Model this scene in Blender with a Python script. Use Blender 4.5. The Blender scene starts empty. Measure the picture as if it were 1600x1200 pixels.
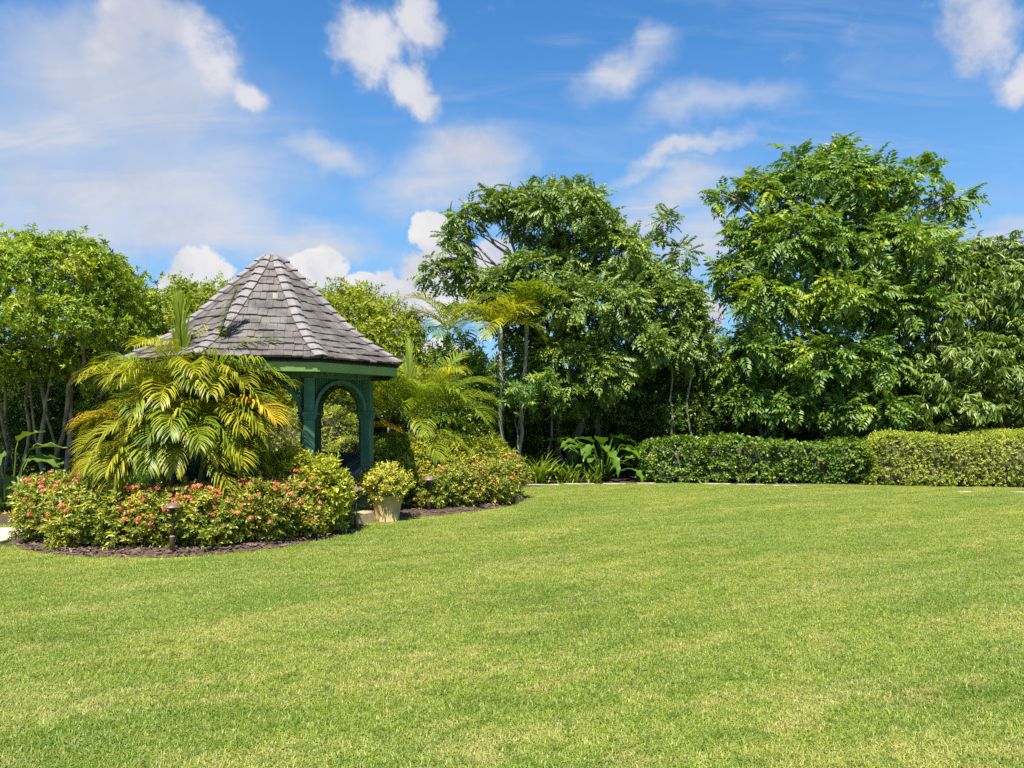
import bpy, math, random
import numpy as np
from mathutils import Vector

R = math.radians
SC = bpy.context.scene
COL = SC.collection
rng = np.random.default_rng(7)
random.seed(7)

# ------------------------------------------------------------------ camera, sky, sun, exposure
FPX, Y0, EYE = 1150.0, 645.0, 1.6          # focal length and horizon in pixels of the 1600 px wide photograph
cam_d = bpy.data.cameras.new('camera')
cam = bpy.data.objects.new('camera', cam_d)
COL.objects.link(cam)
cam.location = (0, 0, EYE)
cam.rotation_euler = (R(90), 0, 0)
cam_d.sensor_width = 36
cam_d.lens = 36 * FPX / 1600
cam_d.shift_y = (Y0 - 600) / 1600
cam_d.clip_start = 0.05
cam_d.clip_end = 3000
SC.camera = cam
SC.view_settings.view_transform = 'Standard'
SC.view_settings.look = 'None'
SC.view_settings.gamma = 1
SC.view_settings.use_curve_mapping = False
EXPO = 1.15
SC.view_settings.exposure = EXPO
SUN_EL, SUN_AZ = R(63), R(190)             # azimuth clockwise from +Y (the view direction)
sun_dir = Vector((math.sin(SUN_AZ) * math.cos(SUN_EL), math.cos(SUN_AZ) * math.cos(SUN_EL), math.sin(SUN_EL)))
sun_d = bpy.data.lights.new('sun', 'SUN')
sun_d.energy = 4.8
sun_d.angle = R(0.53)
sun_d.color = (1.0, 0.955, 0.87)
sun = bpy.data.objects.new('sun', sun_d)
COL.objects.link(sun)
sun.location = (-10, -10, 30)
sun.rotation_euler = (-sun_dir).to_track_quat('-Z', 'Y').to_euler()

world = bpy.data.worlds.new('World')
SC.world = world
world.use_nodes = True
SKY_STRENGTH = 0.10


def pix_dir(px, py):
    return Vector(((px - 800) / FPX, 1.0, -(py - Y0) / FPX)).normalized()


class NG:
    """small helper to write node trees"""

    def __init__(s, tree):
        s.t = tree

    def n(s, typ, **kw):
        nd = s.t.nodes.new(typ)
        for k, v in kw.items():
            setattr(nd, k, v)
        return nd

    def link(s, a, b):
        s.t.links.new(a, b)

    def put(s, sock, v):
        if isinstance(v, bpy.types.NodeSocket):
            s.t.links.new(v, sock)
        else:
            sock.default_value = v

    def math(s, op, a, b=0.0, clamp=False):
        nd = s.n('ShaderNodeMath', operation=op, use_clamp=clamp)
        s.put(nd.inputs[0], a)
        s.put(nd.inputs[1], b)
        return nd.outputs[0]

    def vmath(s, op, a, b=(0, 0, 0)):
        nd = s.n('ShaderNodeVectorMath', operation=op)
        s.put(nd.inputs[0], a)
        if op == 'SCALE':
            s.put(nd.inputs['Scale'], b)
        elif op not in ('LENGTH', 'NORMALIZE'):
            s.put(nd.inputs[1], b)
        return nd.outputs['Value'] if op in ('DOT_PRODUCT', 'LENGTH') else nd.outputs['Vector']

    def noise(s, vec, scale, detail=4, rough=.55, dist=0.0):
        nd = s.n('ShaderNodeTexNoise')
        if vec is not None:
            s.put(nd.inputs['Vector'], vec)
        nd.inputs['Scale'].default_value = scale
        nd.inputs['Detail'].default_value = detail
        nd.inputs['Roughness'].default_value = rough
        nd.inputs['Distortion'].default_value = dist
        return nd

    def maprange(s, v, a, b, c=0.0, d=1.0, smooth=True):
        nd = s.n('ShaderNodeMapRange', interpolation_type='SMOOTHSTEP' if smooth else 'LINEAR')
        s.put(nd.inputs['Value'], v)
        for k, x in zip(('From Min', 'From Max', 'To Min', 'To Max'), (a, b, c, d)):
            nd.inputs[k].default_value = x
        return nd.outputs['Result']

    def mix(s, f, a, b, mode='MIX'):
        nd = s.n('ShaderNodeMix', data_type='RGBA', blend_type=mode)
        s.put(nd.inputs[0], f)
        s.put(nd.inputs[6], a if isinstance(a, bpy.types.NodeSocket) else (*a[:3], 1))
        s.put(nd.inputs[7], b if isinstance(b, bpy.types.NodeSocket) else (*b[:3], 1))
        return nd.outputs[2]

    def ramp(s, fac, stops):
        nd = s.n('ShaderNodeValToRGB')
        e = nd.color_ramp.elements
        while len(e) < len(stops):
            e.new(0.5)
        for el, (p, c) in zip(e, stops):
            el.position = p
            el.color = (*c[:3], 1)
        s.put(nd.inputs[0], fac)
        return nd.outputs[0]


def build_sky():
    t = world.node_tree
    t.nodes.clear()
    g = NG(t)
    out = g.n('ShaderNodeOutputWorld')
    bg = g.n('ShaderNodeBackground')
    bg.inputs['Strength'].default_value = SKY_STRENGTH
    g.link(bg.outputs[0], out.inputs[0])
    sky = g.n('ShaderNodeTexSky', sky_type='NISHITA')
    sky.sun_disc = False
    sky.sun_elevation = SUN_EL
    sky.sun_rotation = SUN_AZ
    sky.altitude = 0
    sky.air_density = 1.0
    sky.dust_density = 0.35
    sky.ozone_density = 3.0
    blue = g.mix(1.0, sky.outputs[0], (0.32, 0.67, 0.90), 'MULTIPLY')
    hs = g.n('ShaderNodeHueSaturation')
    hs.inputs['Saturation'].default_value = 1.0
    hs.inputs['Value'].default_value = 1.0
    g.put(hs.inputs['Color'], blue)
    blue = hs.outputs[0]
    tc = g.n('ShaderNodeTexCoord')
    d = tc.outputs['Generated']
    sep = g.n('ShaderNodeSeparateXYZ')
    g.put(sep.inputs[0], d)
    # billows: the direction is shaken by noise before it is compared with each cloud's own direction
    n1 = g.noise(d, 5.0, 6, .6)
    w = g.vmath('SUBTRACT', n1.outputs['Color'], (.5, .5, .5))
    dw = g.vmath('ADD', d, g.vmath('SCALE', w, 0.16))

    def blob(px, py, rx, ry, rot=0.0, soft=0.25):
        c = pix_dir(px, py)
        right = Vector((c.y, -c.x, 0)).normalized()
        up = right.cross(c).normalized()
        cr, sr = math.cos(R(rot)), math.sin(R(rot))
        k = FPX * math.sqrt(1 + ((px - 800) / FPX) ** 2 + ((py - Y0) / FPX) ** 2)
        a = (right * cr + up * sr) * (k / rx)
        b = (up * cr - right * sr) * (k / ry)
        q = g.vmath('SUBTRACT', dw, tuple(c))
        cb = g.n('ShaderNodeCombineXYZ')
        g.put(cb.inputs[0], g.vmath('DOT_PRODUCT', q, tuple(a)))
        g.put(cb.inputs[1], g.vmath('DOT_PRODUCT', q, tuple(b)))
        g.put(cb.inputs[2], g.math('MULTIPLY', g.vmath('DOT_PRODUCT', q, tuple(c)), 3.0))
        return g.maprange(g.vmath('LENGTH', cb.outputs[0]), 1.0, soft)

    def union(bs):
        r = bs[0]
        for b in bs[1:]:
            r = g.math('MAXIMUM', r, b)
        return r
    fluffy = union([blob(250, 45, 125, 80, -15, .0), blob(320, 95, 135, 85, -38, .0), blob(385, 150, 65, 48, -20, .0), blob(200, 90, 110, 80, 0, .0),
                    blob(560, 55, 120, 84, 12, .05), blob(640, 45, 84, 74, 0, .05), blob(625, 120, 80, 66, -40, .05), blob(655, 155, 66, 44, -20, .05),
                    blob(1545, 40, 115, 92, 15, .05), blob(1590, 95, 76, 66, 0, .05),
                    blob(735, 225, 75, 50, -20, .0), blob(680, 370, 45, 40), blob(2050, -150, 200, 120, 10), blob(-420, 60, 240, 120, -15), blob(1150, -420, 230, 110, 8)])
    low = union([blob(308, 455, 82, 84), blob(245, 478, 60, 44), blob(545, 478, 76, 56), blob(690, 446, 98, 76), blob(618, 480, 70, 56),
                 blob(505, 420, 60, 55), blob(760, 415, 70, 70), blob(1090, 490, 60, 45), blob(700, 560, 90, 60), blob(680, 370, 45, 60),
                 blob(-150, 470, 120, 60), blob(1900, 480, 180, 70), blob(2300, 420, 150, 80)])
    soft = union([blob(200, 180, 330, 190, 0, .0), blob(470, 380, 170, 60, 0, 0), blob(690, 290, 170, 60, 6, 0), blob(90, 300, 230, 90, 0, .1), blob(720, 235, 150, 75, 10, .0), blob(500, 240, 130, 45, 0, 0), blob(130, 130, 240, 120, -10, .0),
                  blob(60, 220, 300, 130, 0, .0), blob(250, 270, 330, 120, 4, .0), blob(300, 370, 320, 60, 3, .0), blob(50, 350, 250, 110, 3, 0),
                  blob(1115, 180, 150, 45, 5, 0), blob(1060, 255, 160, 22, 6, 0), blob(1040, 325, 150, 75, 8, 0), blob(1000, 118, 110, 45, 20, 0),
                  blob(1100, 395, 110, 60, 0, 0), blob(1560, 365, 110, 45, 8, 0), blob(-300, 260, 400, 160, 0, 0), blob(1950, 260, 300, 70, 6, 0)])
    # cirrus streaks on a flat layer high above, over the whole sky
    zz = g.math('ADD', g.math('MAXIMUM', sep.outputs[2], 0.0), 0.16)
    cb = g.n('ShaderNodeCombineXYZ')
    g.put(cb.inputs[0], g.math('DIVIDE', sep.outputs[0], zz))
    g.put(cb.inputs[1], g.math('DIVIDE', sep.outputs[1], zz))
    mp = g.n('ShaderNodeMapping')
    mp.inputs['Rotation'].default_value = (0, 0, R(10))
    mp.inputs['Scale'].default_value = (0.8, 2.0, 1)
    g.put(mp.inputs[0], cb.outputs[0])
    n2 = g.noise(mp.outputs[0], 2.6, 9, .62, .9).outputs['Fac']
    n3 = g.noise(cb.outputs[0], 0.55, 3, .5).outputs['Fac']
    n4 = g.noise(d, 9.0, 8, .62, .3).outputs['Fac']
    n6 = g.noise(d, 24.0, 6, .6).outputs['Fac']
    n5 = g.noise(g.vmath('ADD', d, (.02, -.02, .05)), 6.0, 6, .6).outputs['Fac']
    cirrus = g.math('MULTIPLY', g.maprange(n2, .44, .78), g.maprange(n3, .40, .68))
    soft_a = g.math('MULTIPLY', soft, g.maprange(n2, .34, .60, .66, 1.0))
    veil = g.math('ADD', g.math('MULTIPLY', cirrus, .6), g.math('MULTIPLY', soft_a, 1.0), True)
    bank = union([blob(170, 130, 330, 190, -8, .0), blob(240, 330, 360, 130, 3, .0), blob(725, 245, 180, 95, 8, .0), blob(520, 400, 150, 60, 0, .0), blob(-350, 220, 400, 220, 0, .0)])
    bank_a = g.maprange(g.math('ADD', bank, g.math('MULTIPLY', g.math('SUBTRACT', n4, .5), 1.3)), .18, 1.0, 0.0, .70)
    pd = g.math('ADD', fluffy, g.math('MULTIPLY', g.math('SUBTRACT', g.math('ADD', g.math('MULTIPLY', n4, .62), g.math('MULTIPLY', n6, .38)), .5), 2.7))
    puff = g.maprange(pd, .22, 1.0)
    lowa = g.maprange(g.math('ADD', low, g.math('MULTIPLY', g.math('SUBTRACT', g.math('ADD', g.math('MULTIPLY', n4, .7), g.math('MULTIPLY', n6, .3)), .5), 1.6)), .26, .50)
    E = 1.0 / (SKY_STRENGTH * 2 ** EXPO)
    c_veil = tuple(E * x for x in (.63, .675, .78))
    c_a = tuple(E * x for x in (.55, .59, .71))
    c_b = tuple(E * x for x in (.80, .785, .83))
    c_l = tuple(E * x for x in (.90, .88, .87))
    puff_c = g.mix(g.math('MULTIPLY', g.maprange(n5, .34, .60), g.maprange(pd, .3, 1.1, .35, 1.0)), c_a, c_b)
    low_c = g.mix(g.maprange(n5, .34, .58), tuple(E * x for x in (.62, .63, .72)), c_l)
    hz = g.maprange(sep.outputs[2], .50, .02, 0.0, .72)
    blue = g.mix(hz, blue, tuple(E * x for x in (.34, .56, .81)))
    colr = g.mix(g.math('MULTIPLY', veil, .97), blue, c_veil)
    colr = g.mix(bank_a, colr, g.mix(g.maprange(n5, .35, .60), tuple(E * x for x in (.50, .565, .70)), tuple(E * x for x in (.71, .73, .80))))
    colr = g.mix(g.math('MULTIPLY', puff, .93), colr, puff_c)
    colr = g.mix(g.math('MULTIPLY', lowa, .95), colr, low_c)
    g.put(bg.inputs['Color'], colr)


build_sky()
SC.cycles.max_bounces = 6
SC.cycles.diffuse_bounces = 3
SC.cycles.glossy_bounces = 2
SC.cycles.transmission_bounces = 4
SC.cycles.use_denoising = False

# ------------------------------------------------------------------ helpers: placing


def P(px, py, Y):
    """the point at depth Y metres that the photograph shows at (px, py)"""
    return np.array(((px - 800) / FPX * Y, Y, EYE - (py - Y0) / FPX * Y))


def GY(py):
    return EYE * FPX / (py - Y0)


def G(px, py):
    Y = GY(py)
    return np.array(((px - 800) / FPX * Y, Y, 0.0))


def unit(v):
    v = np.asarray(v, float)
    return v / np.maximum(np.linalg.norm(v, axis=-1, keepdims=True), 1e-9)


# ------------------------------------------------------------------ helpers: objects
def tag(o, label=None, cat=None, group=None, kind=None):
    if label:
        o['label'] = label
    if cat:
        o['category'] = cat
    if group:
        o['group'] = group
    if kind:
        o['kind'] = kind
    return o


def thing(name, label, cat, loc=(0, 0, 0), group=None):
    o = bpy.data.objects.new(name, None)
    COL.objects.link(o)
    o.location = loc
    o.empty_display_size = .1
    return tag(o, label, cat, group)


def mesh_tris(name, V, F, smooth=False):
    V = np.ascontiguousarray(V, np.float32)
    F = np.ascontiguousarray(F, np.int32)
    m = bpy.data.meshes.new(name)
    m.vertices.add(len(V))
    m.vertices.foreach_set('co', V.ravel())
    m.loops.add(F.size)
    m.loops.foreach_set('vertex_index', F.ravel())
    m.polygons.add(len(F))
    m.polygons.foreach_set('loop_start', np.arange(0, F.size, 3, dtype=np.int32))
    m.polygons.foreach_set('loop_total', np.full(len(F), 3, np.int32))
    m.update(calc_edges=True)
    if smooth:
        m.polygons.foreach_set('use_smooth', np.ones(len(F), bool))
    return m


def put(name, mesh, mat=None, parent=None):
    o = bpy.data.objects.new(name, mesh)
    COL.objects.link(o)
    if mat is not None:
        mesh.materials.clear()
        mesh.materials.append(mat)
    if parent is not None:
        o.parent = parent
    return o


class MB:
    """collects simple shapes, builds them as one mesh"""

    def __init__(s):
        s.v, s.f = [], []

    def add(s, V, F):
        b = len(s.v)
        s.v += [tuple(map(float, p)) for p in V]
        s.f += [tuple(i + b for i in f) for f in F]
        return s

    def box(s, c, size, rz=0.0, axes=None):
        hx, hy, hz = (x / 2 for x in size)
        if axes is None:
            ax = np.array(((math.cos(rz), math.sin(rz), 0), (-math.sin(rz), math.cos(rz), 0), (0, 0, 1)))
        else:
            ax = np.array(axes)
        c = np.array(c, float)
        V = [c + ax[0] * (sx * hx) + ax[1] * (sy * hy) + ax[2] * (sz * hz) for sz in (-1, 1) for sx, sy in ((-1, -1), (1, -1), (1, 1), (-1, 1))]
        return s.add(V, [(3, 2, 1, 0), (4, 5, 6, 7), (0, 1, 5, 4), (1, 2, 6, 5), (2, 3, 7, 6), (3, 0, 4, 7)])

    def tube(s, pts, rad, n=7, cap=True):
        pts = np.array(pts, float)
        k = len(pts)
        rad = np.broadcast_to(np.array(rad, float), (k,))
        T = unit(np.gradient(pts, axis=0))
        ref = np.array((0.31, 0.95, 0.05)) if abs(T[0][2]) > .5 else np.array((0, 0, 1.0))
        V, F = [], []
        for i in range(k):
            a = unit(np.cross(ref, T[i]))
            b = np.cross(T[i], a)
            for j in range(n):
                t = 2 * math.pi * j / n
                V.append(pts[i] + rad[i] * (math.cos(t) * a + math.sin(t) * b))
        for i in range(k - 1):
            for j in range(n):
                F.append((i * n + j, i * n + (j + 1) % n, (i + 1) * n + (j + 1) % n, (i + 1) * n + j))
        if cap:
            F.append(tuple(range(n))[::-1])
            F.append(tuple((k - 1) * n + j for j in range(n)))
        return s.add(V, F)

    def lathe(s, prof, c=(0, 0, 0), n=20, ang=0.0):
        V, F = [], []
        k = len(prof)
        for r, z in prof:
            for j in range(n):
                t = 2 * math.pi * j / n + ang
                V.append((c[0] + r * math.cos(t), c[1] + r * math.sin(t), c[2] + z))
        for i in range(k - 1):
            for j in range(n):
                F.append((i * n + j, i * n + (j + 1) % n, (i + 1) * n + (j + 1) % n, (i + 1) * n + j))
        F.append(tuple(range(n))[::-1])
        F.append(tuple((k - 1) * n + j for j in range(n)))
        return s.add(V, F)

    def mesh(s, name, smooth=False):
        m = bpy.data.meshes.new(name)
        m.from_pydata(s.v, [], s.f)
        m.update()
        if smooth:
            m.polygons.foreach_set('use_smooth', np.ones(len(s.f), bool))
        return m

    def build(s, name, mat, parent=None, smooth=False):
        o = put(name, s.mesh(name, smooth), mat, parent)
        return o


def bevel(o, w, seg=2):
    b = o.modifiers.new('bevel', 'BEVEL')
    b.width = w
    b.segments = seg
    b.limit_method = 'ANGLE'
    return o


# ------------------------------------------------------------------ materials
MATS = {}


def new_mat(name):
    m = bpy.data.materials.new(name)
    m.use_nodes = True
    m.node_tree.nodes.clear()
    MATS[name] = m
    return m, NG(m.node_tree)


def leaf_mat(name, dark, mid, light, trans=.3, rough=.42, patch=1.3, patch_col=None, patch_at=(.56, .72), spec=.4, tcol=None, gain=(1.75, 1.45, 1.0)):
    if gain:
        dark, mid, light = (tuple(a * b for a, b in zip(q, gain)) for q in (dark, mid, light))
        patch_col = patch_col and tuple(a * b for a, b in zip(patch_col, gain))
    m, g = new_mat(name)
    out = g.n('ShaderNodeOutputMaterial')
    geo = g.n('ShaderNodeNewGeometry')
    c = g.ramp(geo.outputs['Random Per Island'], [(0, dark), (.5, mid), (1, light)])
    if patch_col is not None:
        nz = g.noise(geo.outputs['Position'], patch, 3, .6).outputs['Fac']
        f = g.math('MULTIPLY', g.maprange(nz, *patch_at), g.math('ADD', g.math('MULTIPLY', geo.outputs['Random Per Island'], .6), .4))
        c = g.mix(f, c, patch_col)
    p = g.n('ShaderNodeBsdfPrincipled')
    g.put(p.inputs['Base Color'], c)
    p.inputs['Roughness'].default_value = rough
    p.inputs['Specular IOR Level'].default_value = spec
    tr = g.n('ShaderNodeBsdfTranslucent')
    tc = g.mix(1.0, c, tcol or (1.35, 1.35, .55), 'MULTIPLY')
    g.put(tr.inputs['Color'], tc)
    mx = g.n('ShaderNodeMixShader')
    mx.inputs[0].default_value = trans
    g.link(p.outputs[0], mx.inputs[1])
    g.link(tr.outputs[0], mx.inputs[2])
    g.link(mx.outputs[0], out.inputs[0])
    return m


def solid_mat(name, col, rough=.6, var=.25, scale=8.0, col2=None, bump=.0, bscale=40, island=0.0, stretch=None, spec=.4, metal=0.0):
    m, g = new_mat(name)
    out = g.n('ShaderNodeOutputMaterial')
    geo = g.n('ShaderNodeNewGeometry')
    pos = geo.outputs['Position']
    if stretch:
        mp = g.n('ShaderNodeMapping')
        mp.inputs['Scale'].default_value = stretch
        g.put(mp.inputs[0], pos)
        pos = mp.outputs[0]
    nz = g.noise(pos, scale, 6, .6).outputs['Fac']
    c2 = col2 or tuple(x * (1 - var) for x in col)
    c = g.mix(g.maprange(nz, .35, .65), c2, col)
    if island:
        k = g.math('ADD', g.math('MULTIPLY', geo.outputs['Random Per Island'], island), 1 - island / 2)
        c = g.vmath('SCALE', c, k)
    p = g.n('ShaderNodeBsdfPrincipled')
    g.put(p.inputs['Base Color'], c)
    p.inputs['Roughness'].default_value = rough
    p.inputs['Specular IOR Level'].default_value = spec
    p.inputs['Metallic'].default_value = metal
    if bump:
        b = g.n('ShaderNodeBump')
        b.inputs['Strength'].default_value = bump
        b.inputs['Distance'].default_value = .01
        g.put(b.inputs['Height'], g.noise(pos, bscale, 5, .6).outputs['Fac'])
        g.link(b.outputs[0], p.inputs['Normal'])
    g.link(p.outputs[0], out.inputs[0])
    return m


def grass_colour(g):
    """the patchy colour of the lawn from the place on it"""
    geo = g.n('ShaderNodeNewGeometry')
    pos = geo.outputs['Position']
    mp = g.n('ShaderNodeMapping')
    mp.vector_type = 'TEXTURE'
    mp.inputs['Rotation'].default_value = (0, 0, R(26))
    mp.inputs['Scale'].default_value = (2.1, .8, 1000)
    g.put(mp.inputs[0], pos)
    a = g.noise(mp.outputs[0], 1.1, 6, .62, .4).outputs['Fac']
    b = g.noise(mp.outputs[0], 3.7, 5, .6).outputs['Fac']
    mp2 = g.n('ShaderNodeMapping')
    mp2.inputs['Location'].default_value = (7, 3, 0)
    mp2.inputs['Scale'].default_value = (1, 1, 0)
    g.put(mp2.inputs[0], pos)
    d = g.noise(mp2.outputs[0], .33, 3, .5).outputs['Fac']
    c = g.ramp(a, [(.32, (.185, .26, .028)), (.5, (.275, .34, .042)), (.68, (.41, .41, .09))])
    c = g.mix(g.math('MULTIPLY', g.maprange(b, .50, .70), .6), c, (.52, .42, .15))
    c = g.mix(g.math('MULTIPLY', g.maprange(d, .45, .70), .45), c, (.20, .30, .05))
    mp3 = g.n('ShaderNodeMapping')
    mp3.vector_type = 'TEXTURE'
    mp3.inputs['Rotation'].default_value = (0, 0, R(28))
    mp3.inputs['Location'].default_value = (1.3, 4.2, 0)
    mp3.inputs['Scale'].default_value = (2.6, .6, 1000)
    g.put(mp3.inputs[0], pos)
    st = g.noise(mp3.outputs[0], 1.3, 6, .62, .7).outputs['Fac']
    c = g.mix(g.maprange(st, .50, .70, 0.0, .60), c, (.47, .44, .15))
    c = g.mix(g.maprange(st, .30, .48, .45, 0.0), c, (.17, .265, .03))
    mo = g.noise(mp2.outputs[0], 7.5, 4, .65).outputs['Fac']
    c = g.mix(g.maprange(mo, .36, .52, .55, 0.0), c, (.105, .20, .022))
    c = g.mix(g.maprange(mo, .56, .70, 0.0, .35), c, (.50, .44, .17))
    return c, geo


def lawn_mats():
    m, g = new_mat('grass_blade')
    out = g.n('ShaderNodeOutputMaterial')
    c, geo = grass_colour(g)
    k = geo.outputs['Random Per Island']
    c = g.mix(g.maprange(k, .0, .35, .55, 0.0), c, (.06, .14, .012))
    c = g.mix(g.maprange(k, .80, 1.0, 0, .55), c, (.62, .55, .26))
    p = g.n('ShaderNodeBsdfPrincipled')
    g.put(p.inputs['Base Color'], c)
    p.inputs['Roughness'].default_value = .45
    p.inputs['Specular IOR Level'].default_value = .35
    tr = g.n('ShaderNodeBsdfTranslucent')
    g.put(tr.inputs['Color'], g.mix(1.0, c, (1.3, 1.3, .6), 'MULTIPLY'))
    mx = g.n('ShaderNodeMixShader')
    mx.inputs[0].default_value = .35
    g.link(p.outputs[0], mx.inputs[1])
    g.link(tr.outputs[0], mx.inputs[2])
    g.link(mx.outputs[0], out.inputs[0])
    m2, g = new_mat('lawn_turf')
    out = g.n('ShaderNodeOutputMaterial')
    c, geo = grass_colour(g)
    nz = g.noise(geo.outputs['Position'], 60, 4, .7).outputs['Fac']
    c = g.mix(g.maprange(nz, .4, .62, .5, 0.0), c, (.06, .07, .012))
    p = g.n('ShaderNodeBsdfPrincipled')
    g.put(p.inputs['Base Color'], c)
    p.inputs['Roughness'].default_value = .9
    p.inputs['Specular IOR Level'].default_value = .1
    g.link(p.outputs[0], out.inputs[0])
    return m, m2


M_BLADE, M_TURF = lawn_mats()
M_SOIL = solid_mat('soil', (.075, .05, .03), .95, .5, 3.0, bump=.6, bscale=25)
M_MULCH = solid_mat('mulch', (.10, .058, .042), .9, .5, 9.0, bump=.8, bscale=60)
M_CHIP = solid_mat('mulch_chip', (.17, .105, .08), .85, .5, 30, island=1.1)
M_LEFT = leaf_mat('leaf_left_tree', (.060, .120, .012), (.115, .195, .016), (.19, .27, .026), .34, .40, 1.1, (.27, .33, .04), (.54, .72), gain=(1.85, 1.55, 1.05))
M_BRIGHT = leaf_mat('leaf_bright_tree', (.10, .16, .014), (.17, .24, .018), (.27, .33, .03), .36, .45, .8, (.33, .36, .05), (.5, .7), gain=(1.4, 1.22, .95))
M_MID = leaf_mat('leaf_mid_tree', (.042, .088, .022), (.070, .128, .028), (.115, .175, .040), .26, .45, .75, (.165, .235, .030), (.56, .70), spec=.42, gain=(2.1, 1.75, 1.3))
M_BIG = leaf_mat('leaf_big_tree', (.036, .098, .022), (.064, .142, .026), (.115, .195, .036), .30, .46, .8, (.21, .30, .028), (.54, .68), spec=.42, gain=(2.0, 1.6, 1.15))
M_DROOP = leaf_mat('leaf_droop_tree', (.060, .108, .020), (.110, .165, .028), (.19, .24, .05), .28, .38, .9, (.25, .28, .05), (.56, .72), spec=.5, gain=(1.4, 1.4, 1.0))
M_UNDER = leaf_mat('leaf_understory', (.035, .075, .014), (.06, .115, .02), (.11, .165, .03), .28, .38, gain=(1.6, 1.45, 1.0))
M_HEDGE = leaf_mat('leaf_hedge_green', (.030, .078, .010), (.058, .125, .014), (.12, .20, .024), .25, .38, 2.0, (.14, .21, .03), (.58, .75))
M_HEDGE_Y = leaf_mat('leaf_hedge_yellow', (.085, .12, .018), (.19, .22, .035), (.34, .33, .07), .28, .45, 1.6, (.38, .36, .085), (.45, .68), gain=(1.5, 1.6, 1.0))
M_IXORA = leaf_mat('leaf_ixora', (.045, .085, .012), (.125, .155, .022), (.33, .30, .055), .28, .40, 2.4, (.36, .31, .07), (.50, .68), spec=.45, gain=(1.65, 1.62, 1.1))
M_GOLD = leaf_mat('leaf_gold', (.12, .17, .018), (.23, .27, .03), (.42, .40, .05), .30, .45, 2.5, (.55, .42, .05), (.58, .74), gain=(1.5, 1.4, 1.0))
M_POTP = leaf_mat('leaf_pot', (.11, .16, .03), (.24, .29, .05), (.42, .44, .10), .30, .42)
M_RED = leaf_mat('leaf_red', (.05, .07, .02), (.10, .10, .025), (.35, .06, .03), .25, .4)
M_LILY = leaf_mat('leaf_lily', (.06, .12, .015), (.12, .20, .022), (.20, .28, .035), .28, .38)
M_EAR = leaf_mat('leaf_ear', (.035, .085, .010), (.055, .12, .013), (.10, .17, .02), .25, .36, spec=.4, gain=(1.4, 1.3, 1.0))
M_FR_G = leaf_mat('frond_green', (.085, .135, .010), (.15, .205, .014), (.23, .275, .022), .36, .42, spec=.35, gain=(1.25, 1.2, 1.0))
M_FR_Y = leaf_mat('frond_yellow_green', (.15, .175, .012), (.235, .25, .016), (.36, .33, .028), .36, .42, spec=.35, gain=(1.25, 1.2, 1.0))
M_FR_O = leaf_mat('frond_golden', (.34, .22, .015), (.50, .33, .022), (.58, .42, .05), .32, .38, spec=.55, gain=(1.25, 1.2, 1.0))
M_FR_D = leaf_mat('frond_deep', (.05, .10, .014), (.09, .155, .018), (.15, .21, .025), .30, .36, spec=.6, gain=(1.25, 1.2, 1.0))
M_BARK = solid_mat('bark', (.27, .22, .165), .85, .55, 7.0, stretch=(1, 1, .35), bump=.5, bscale=18)
M_BARK_P = solid_mat('bark_pale', (.36, .31, .24), .85, .5, 9.0, stretch=(1, 1, .4), bump=.4, bscale=20)
M_BARK_D = solid_mat('bark_dark', (.12, .09, .065), .9, .5, 6.0, bump=.5, bscale=18)
M_CANE = solid_mat('palm_cane', (.27, .29, .17), .6, .45, 3.0, col2=(.20, .17, .10), stretch=(1, 1, 4))
M_STALK = solid_mat('palm_stalk', (.42, .36, .05), .45, .4, 5.0)
M_TWIG = solid_mat('twig', (.16, .115, .075), .9, .4, 8)
M_GREEN = solid_mat('green_paint', (.052, .142, .084), .6, .35, 5.0, col2=(.030, .096, .058), spec=.4, bump=.15, bscale=45, stretch=(2.5, 2.5, .5))
M_FASCIA = solid_mat('fascia_olive', (.175, .265, .070), .45, .22, 3.0, bump=.05, bscale=30)  # olive, lighter and yellower than the green of the posts
M_SOFFIT = solid_mat('soffit_wood', (.09, .07, .06), .8, .3, 5)
M_SHINGLE = solid_mat('weathered_shingle', (.142, .120, .108), .85, .5, 4.0, col2=(.070, .058, .052), island=.85, bump=.35, bscale=70)
M_CAPSH = solid_mat('ridge_shingle', (.235, .205, .198), .85, .4, 7.0, col2=(.150, .130, .130), island=.4, bump=.3, bscale=70)
M_STONE = solid_mat('pale_stone', (.52, .45, .35), .85, .35, 5.0, bump=.25, bscale=40, island=.2)
M_EDGE = solid_mat('edging_stone', (.43, .375, .27), .9, .5, 6.0, bump=.3, bscale=40, island=.4)
M_STEP = solid_mat('tan_stone', (.42, .33, .19), .8, .3, 5.0, bump=.2, bscale=40)
M_POT = solid_mat('pot_clay', (.50, .36, .165), .8, .45, 7.0, col2=(.34, .235, .095), bump=.15, bscale=40, stretch=(1, 1, .6))
M_COPPER = solid_mat('copper_brown', (.25, .135, .11), .5, .4, 12, metal=.25, spec=.5)
M_COPPER_D = solid_mat('dark_bronze', (.075, .05, .042), .5, .4, 12, spec=.5)
M_GLASS = solid_mat('lamp_glass', (.22, .25, .24), .2, .2, 10, spec=.6)
M_WICKER = solid_mat('wicker', (.19, .15, .125), .7, .5, 40, bump=.6, bscale=90)
M_SHADE_WOOD = solid_mat('shaded_green_wood', (.02, .06, .045), .55, .3, 5)  # green wood with the shade inside the gazebo put into its colour
M_PETAL = leaf_mat('coral_petal', (.60, .09, .05), (.76, .20, .11), (.86, .38, .24), .2, .5, tcol=(1.1, 1, .9), gain=None)
M_PETAL_Y = leaf_mat('yellow_petal', (.75, .45, .05), (.85, .6, .10), (.9, .7, .2), .2, .5, tcol=(1.1, 1, .9), gain=None)
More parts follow.
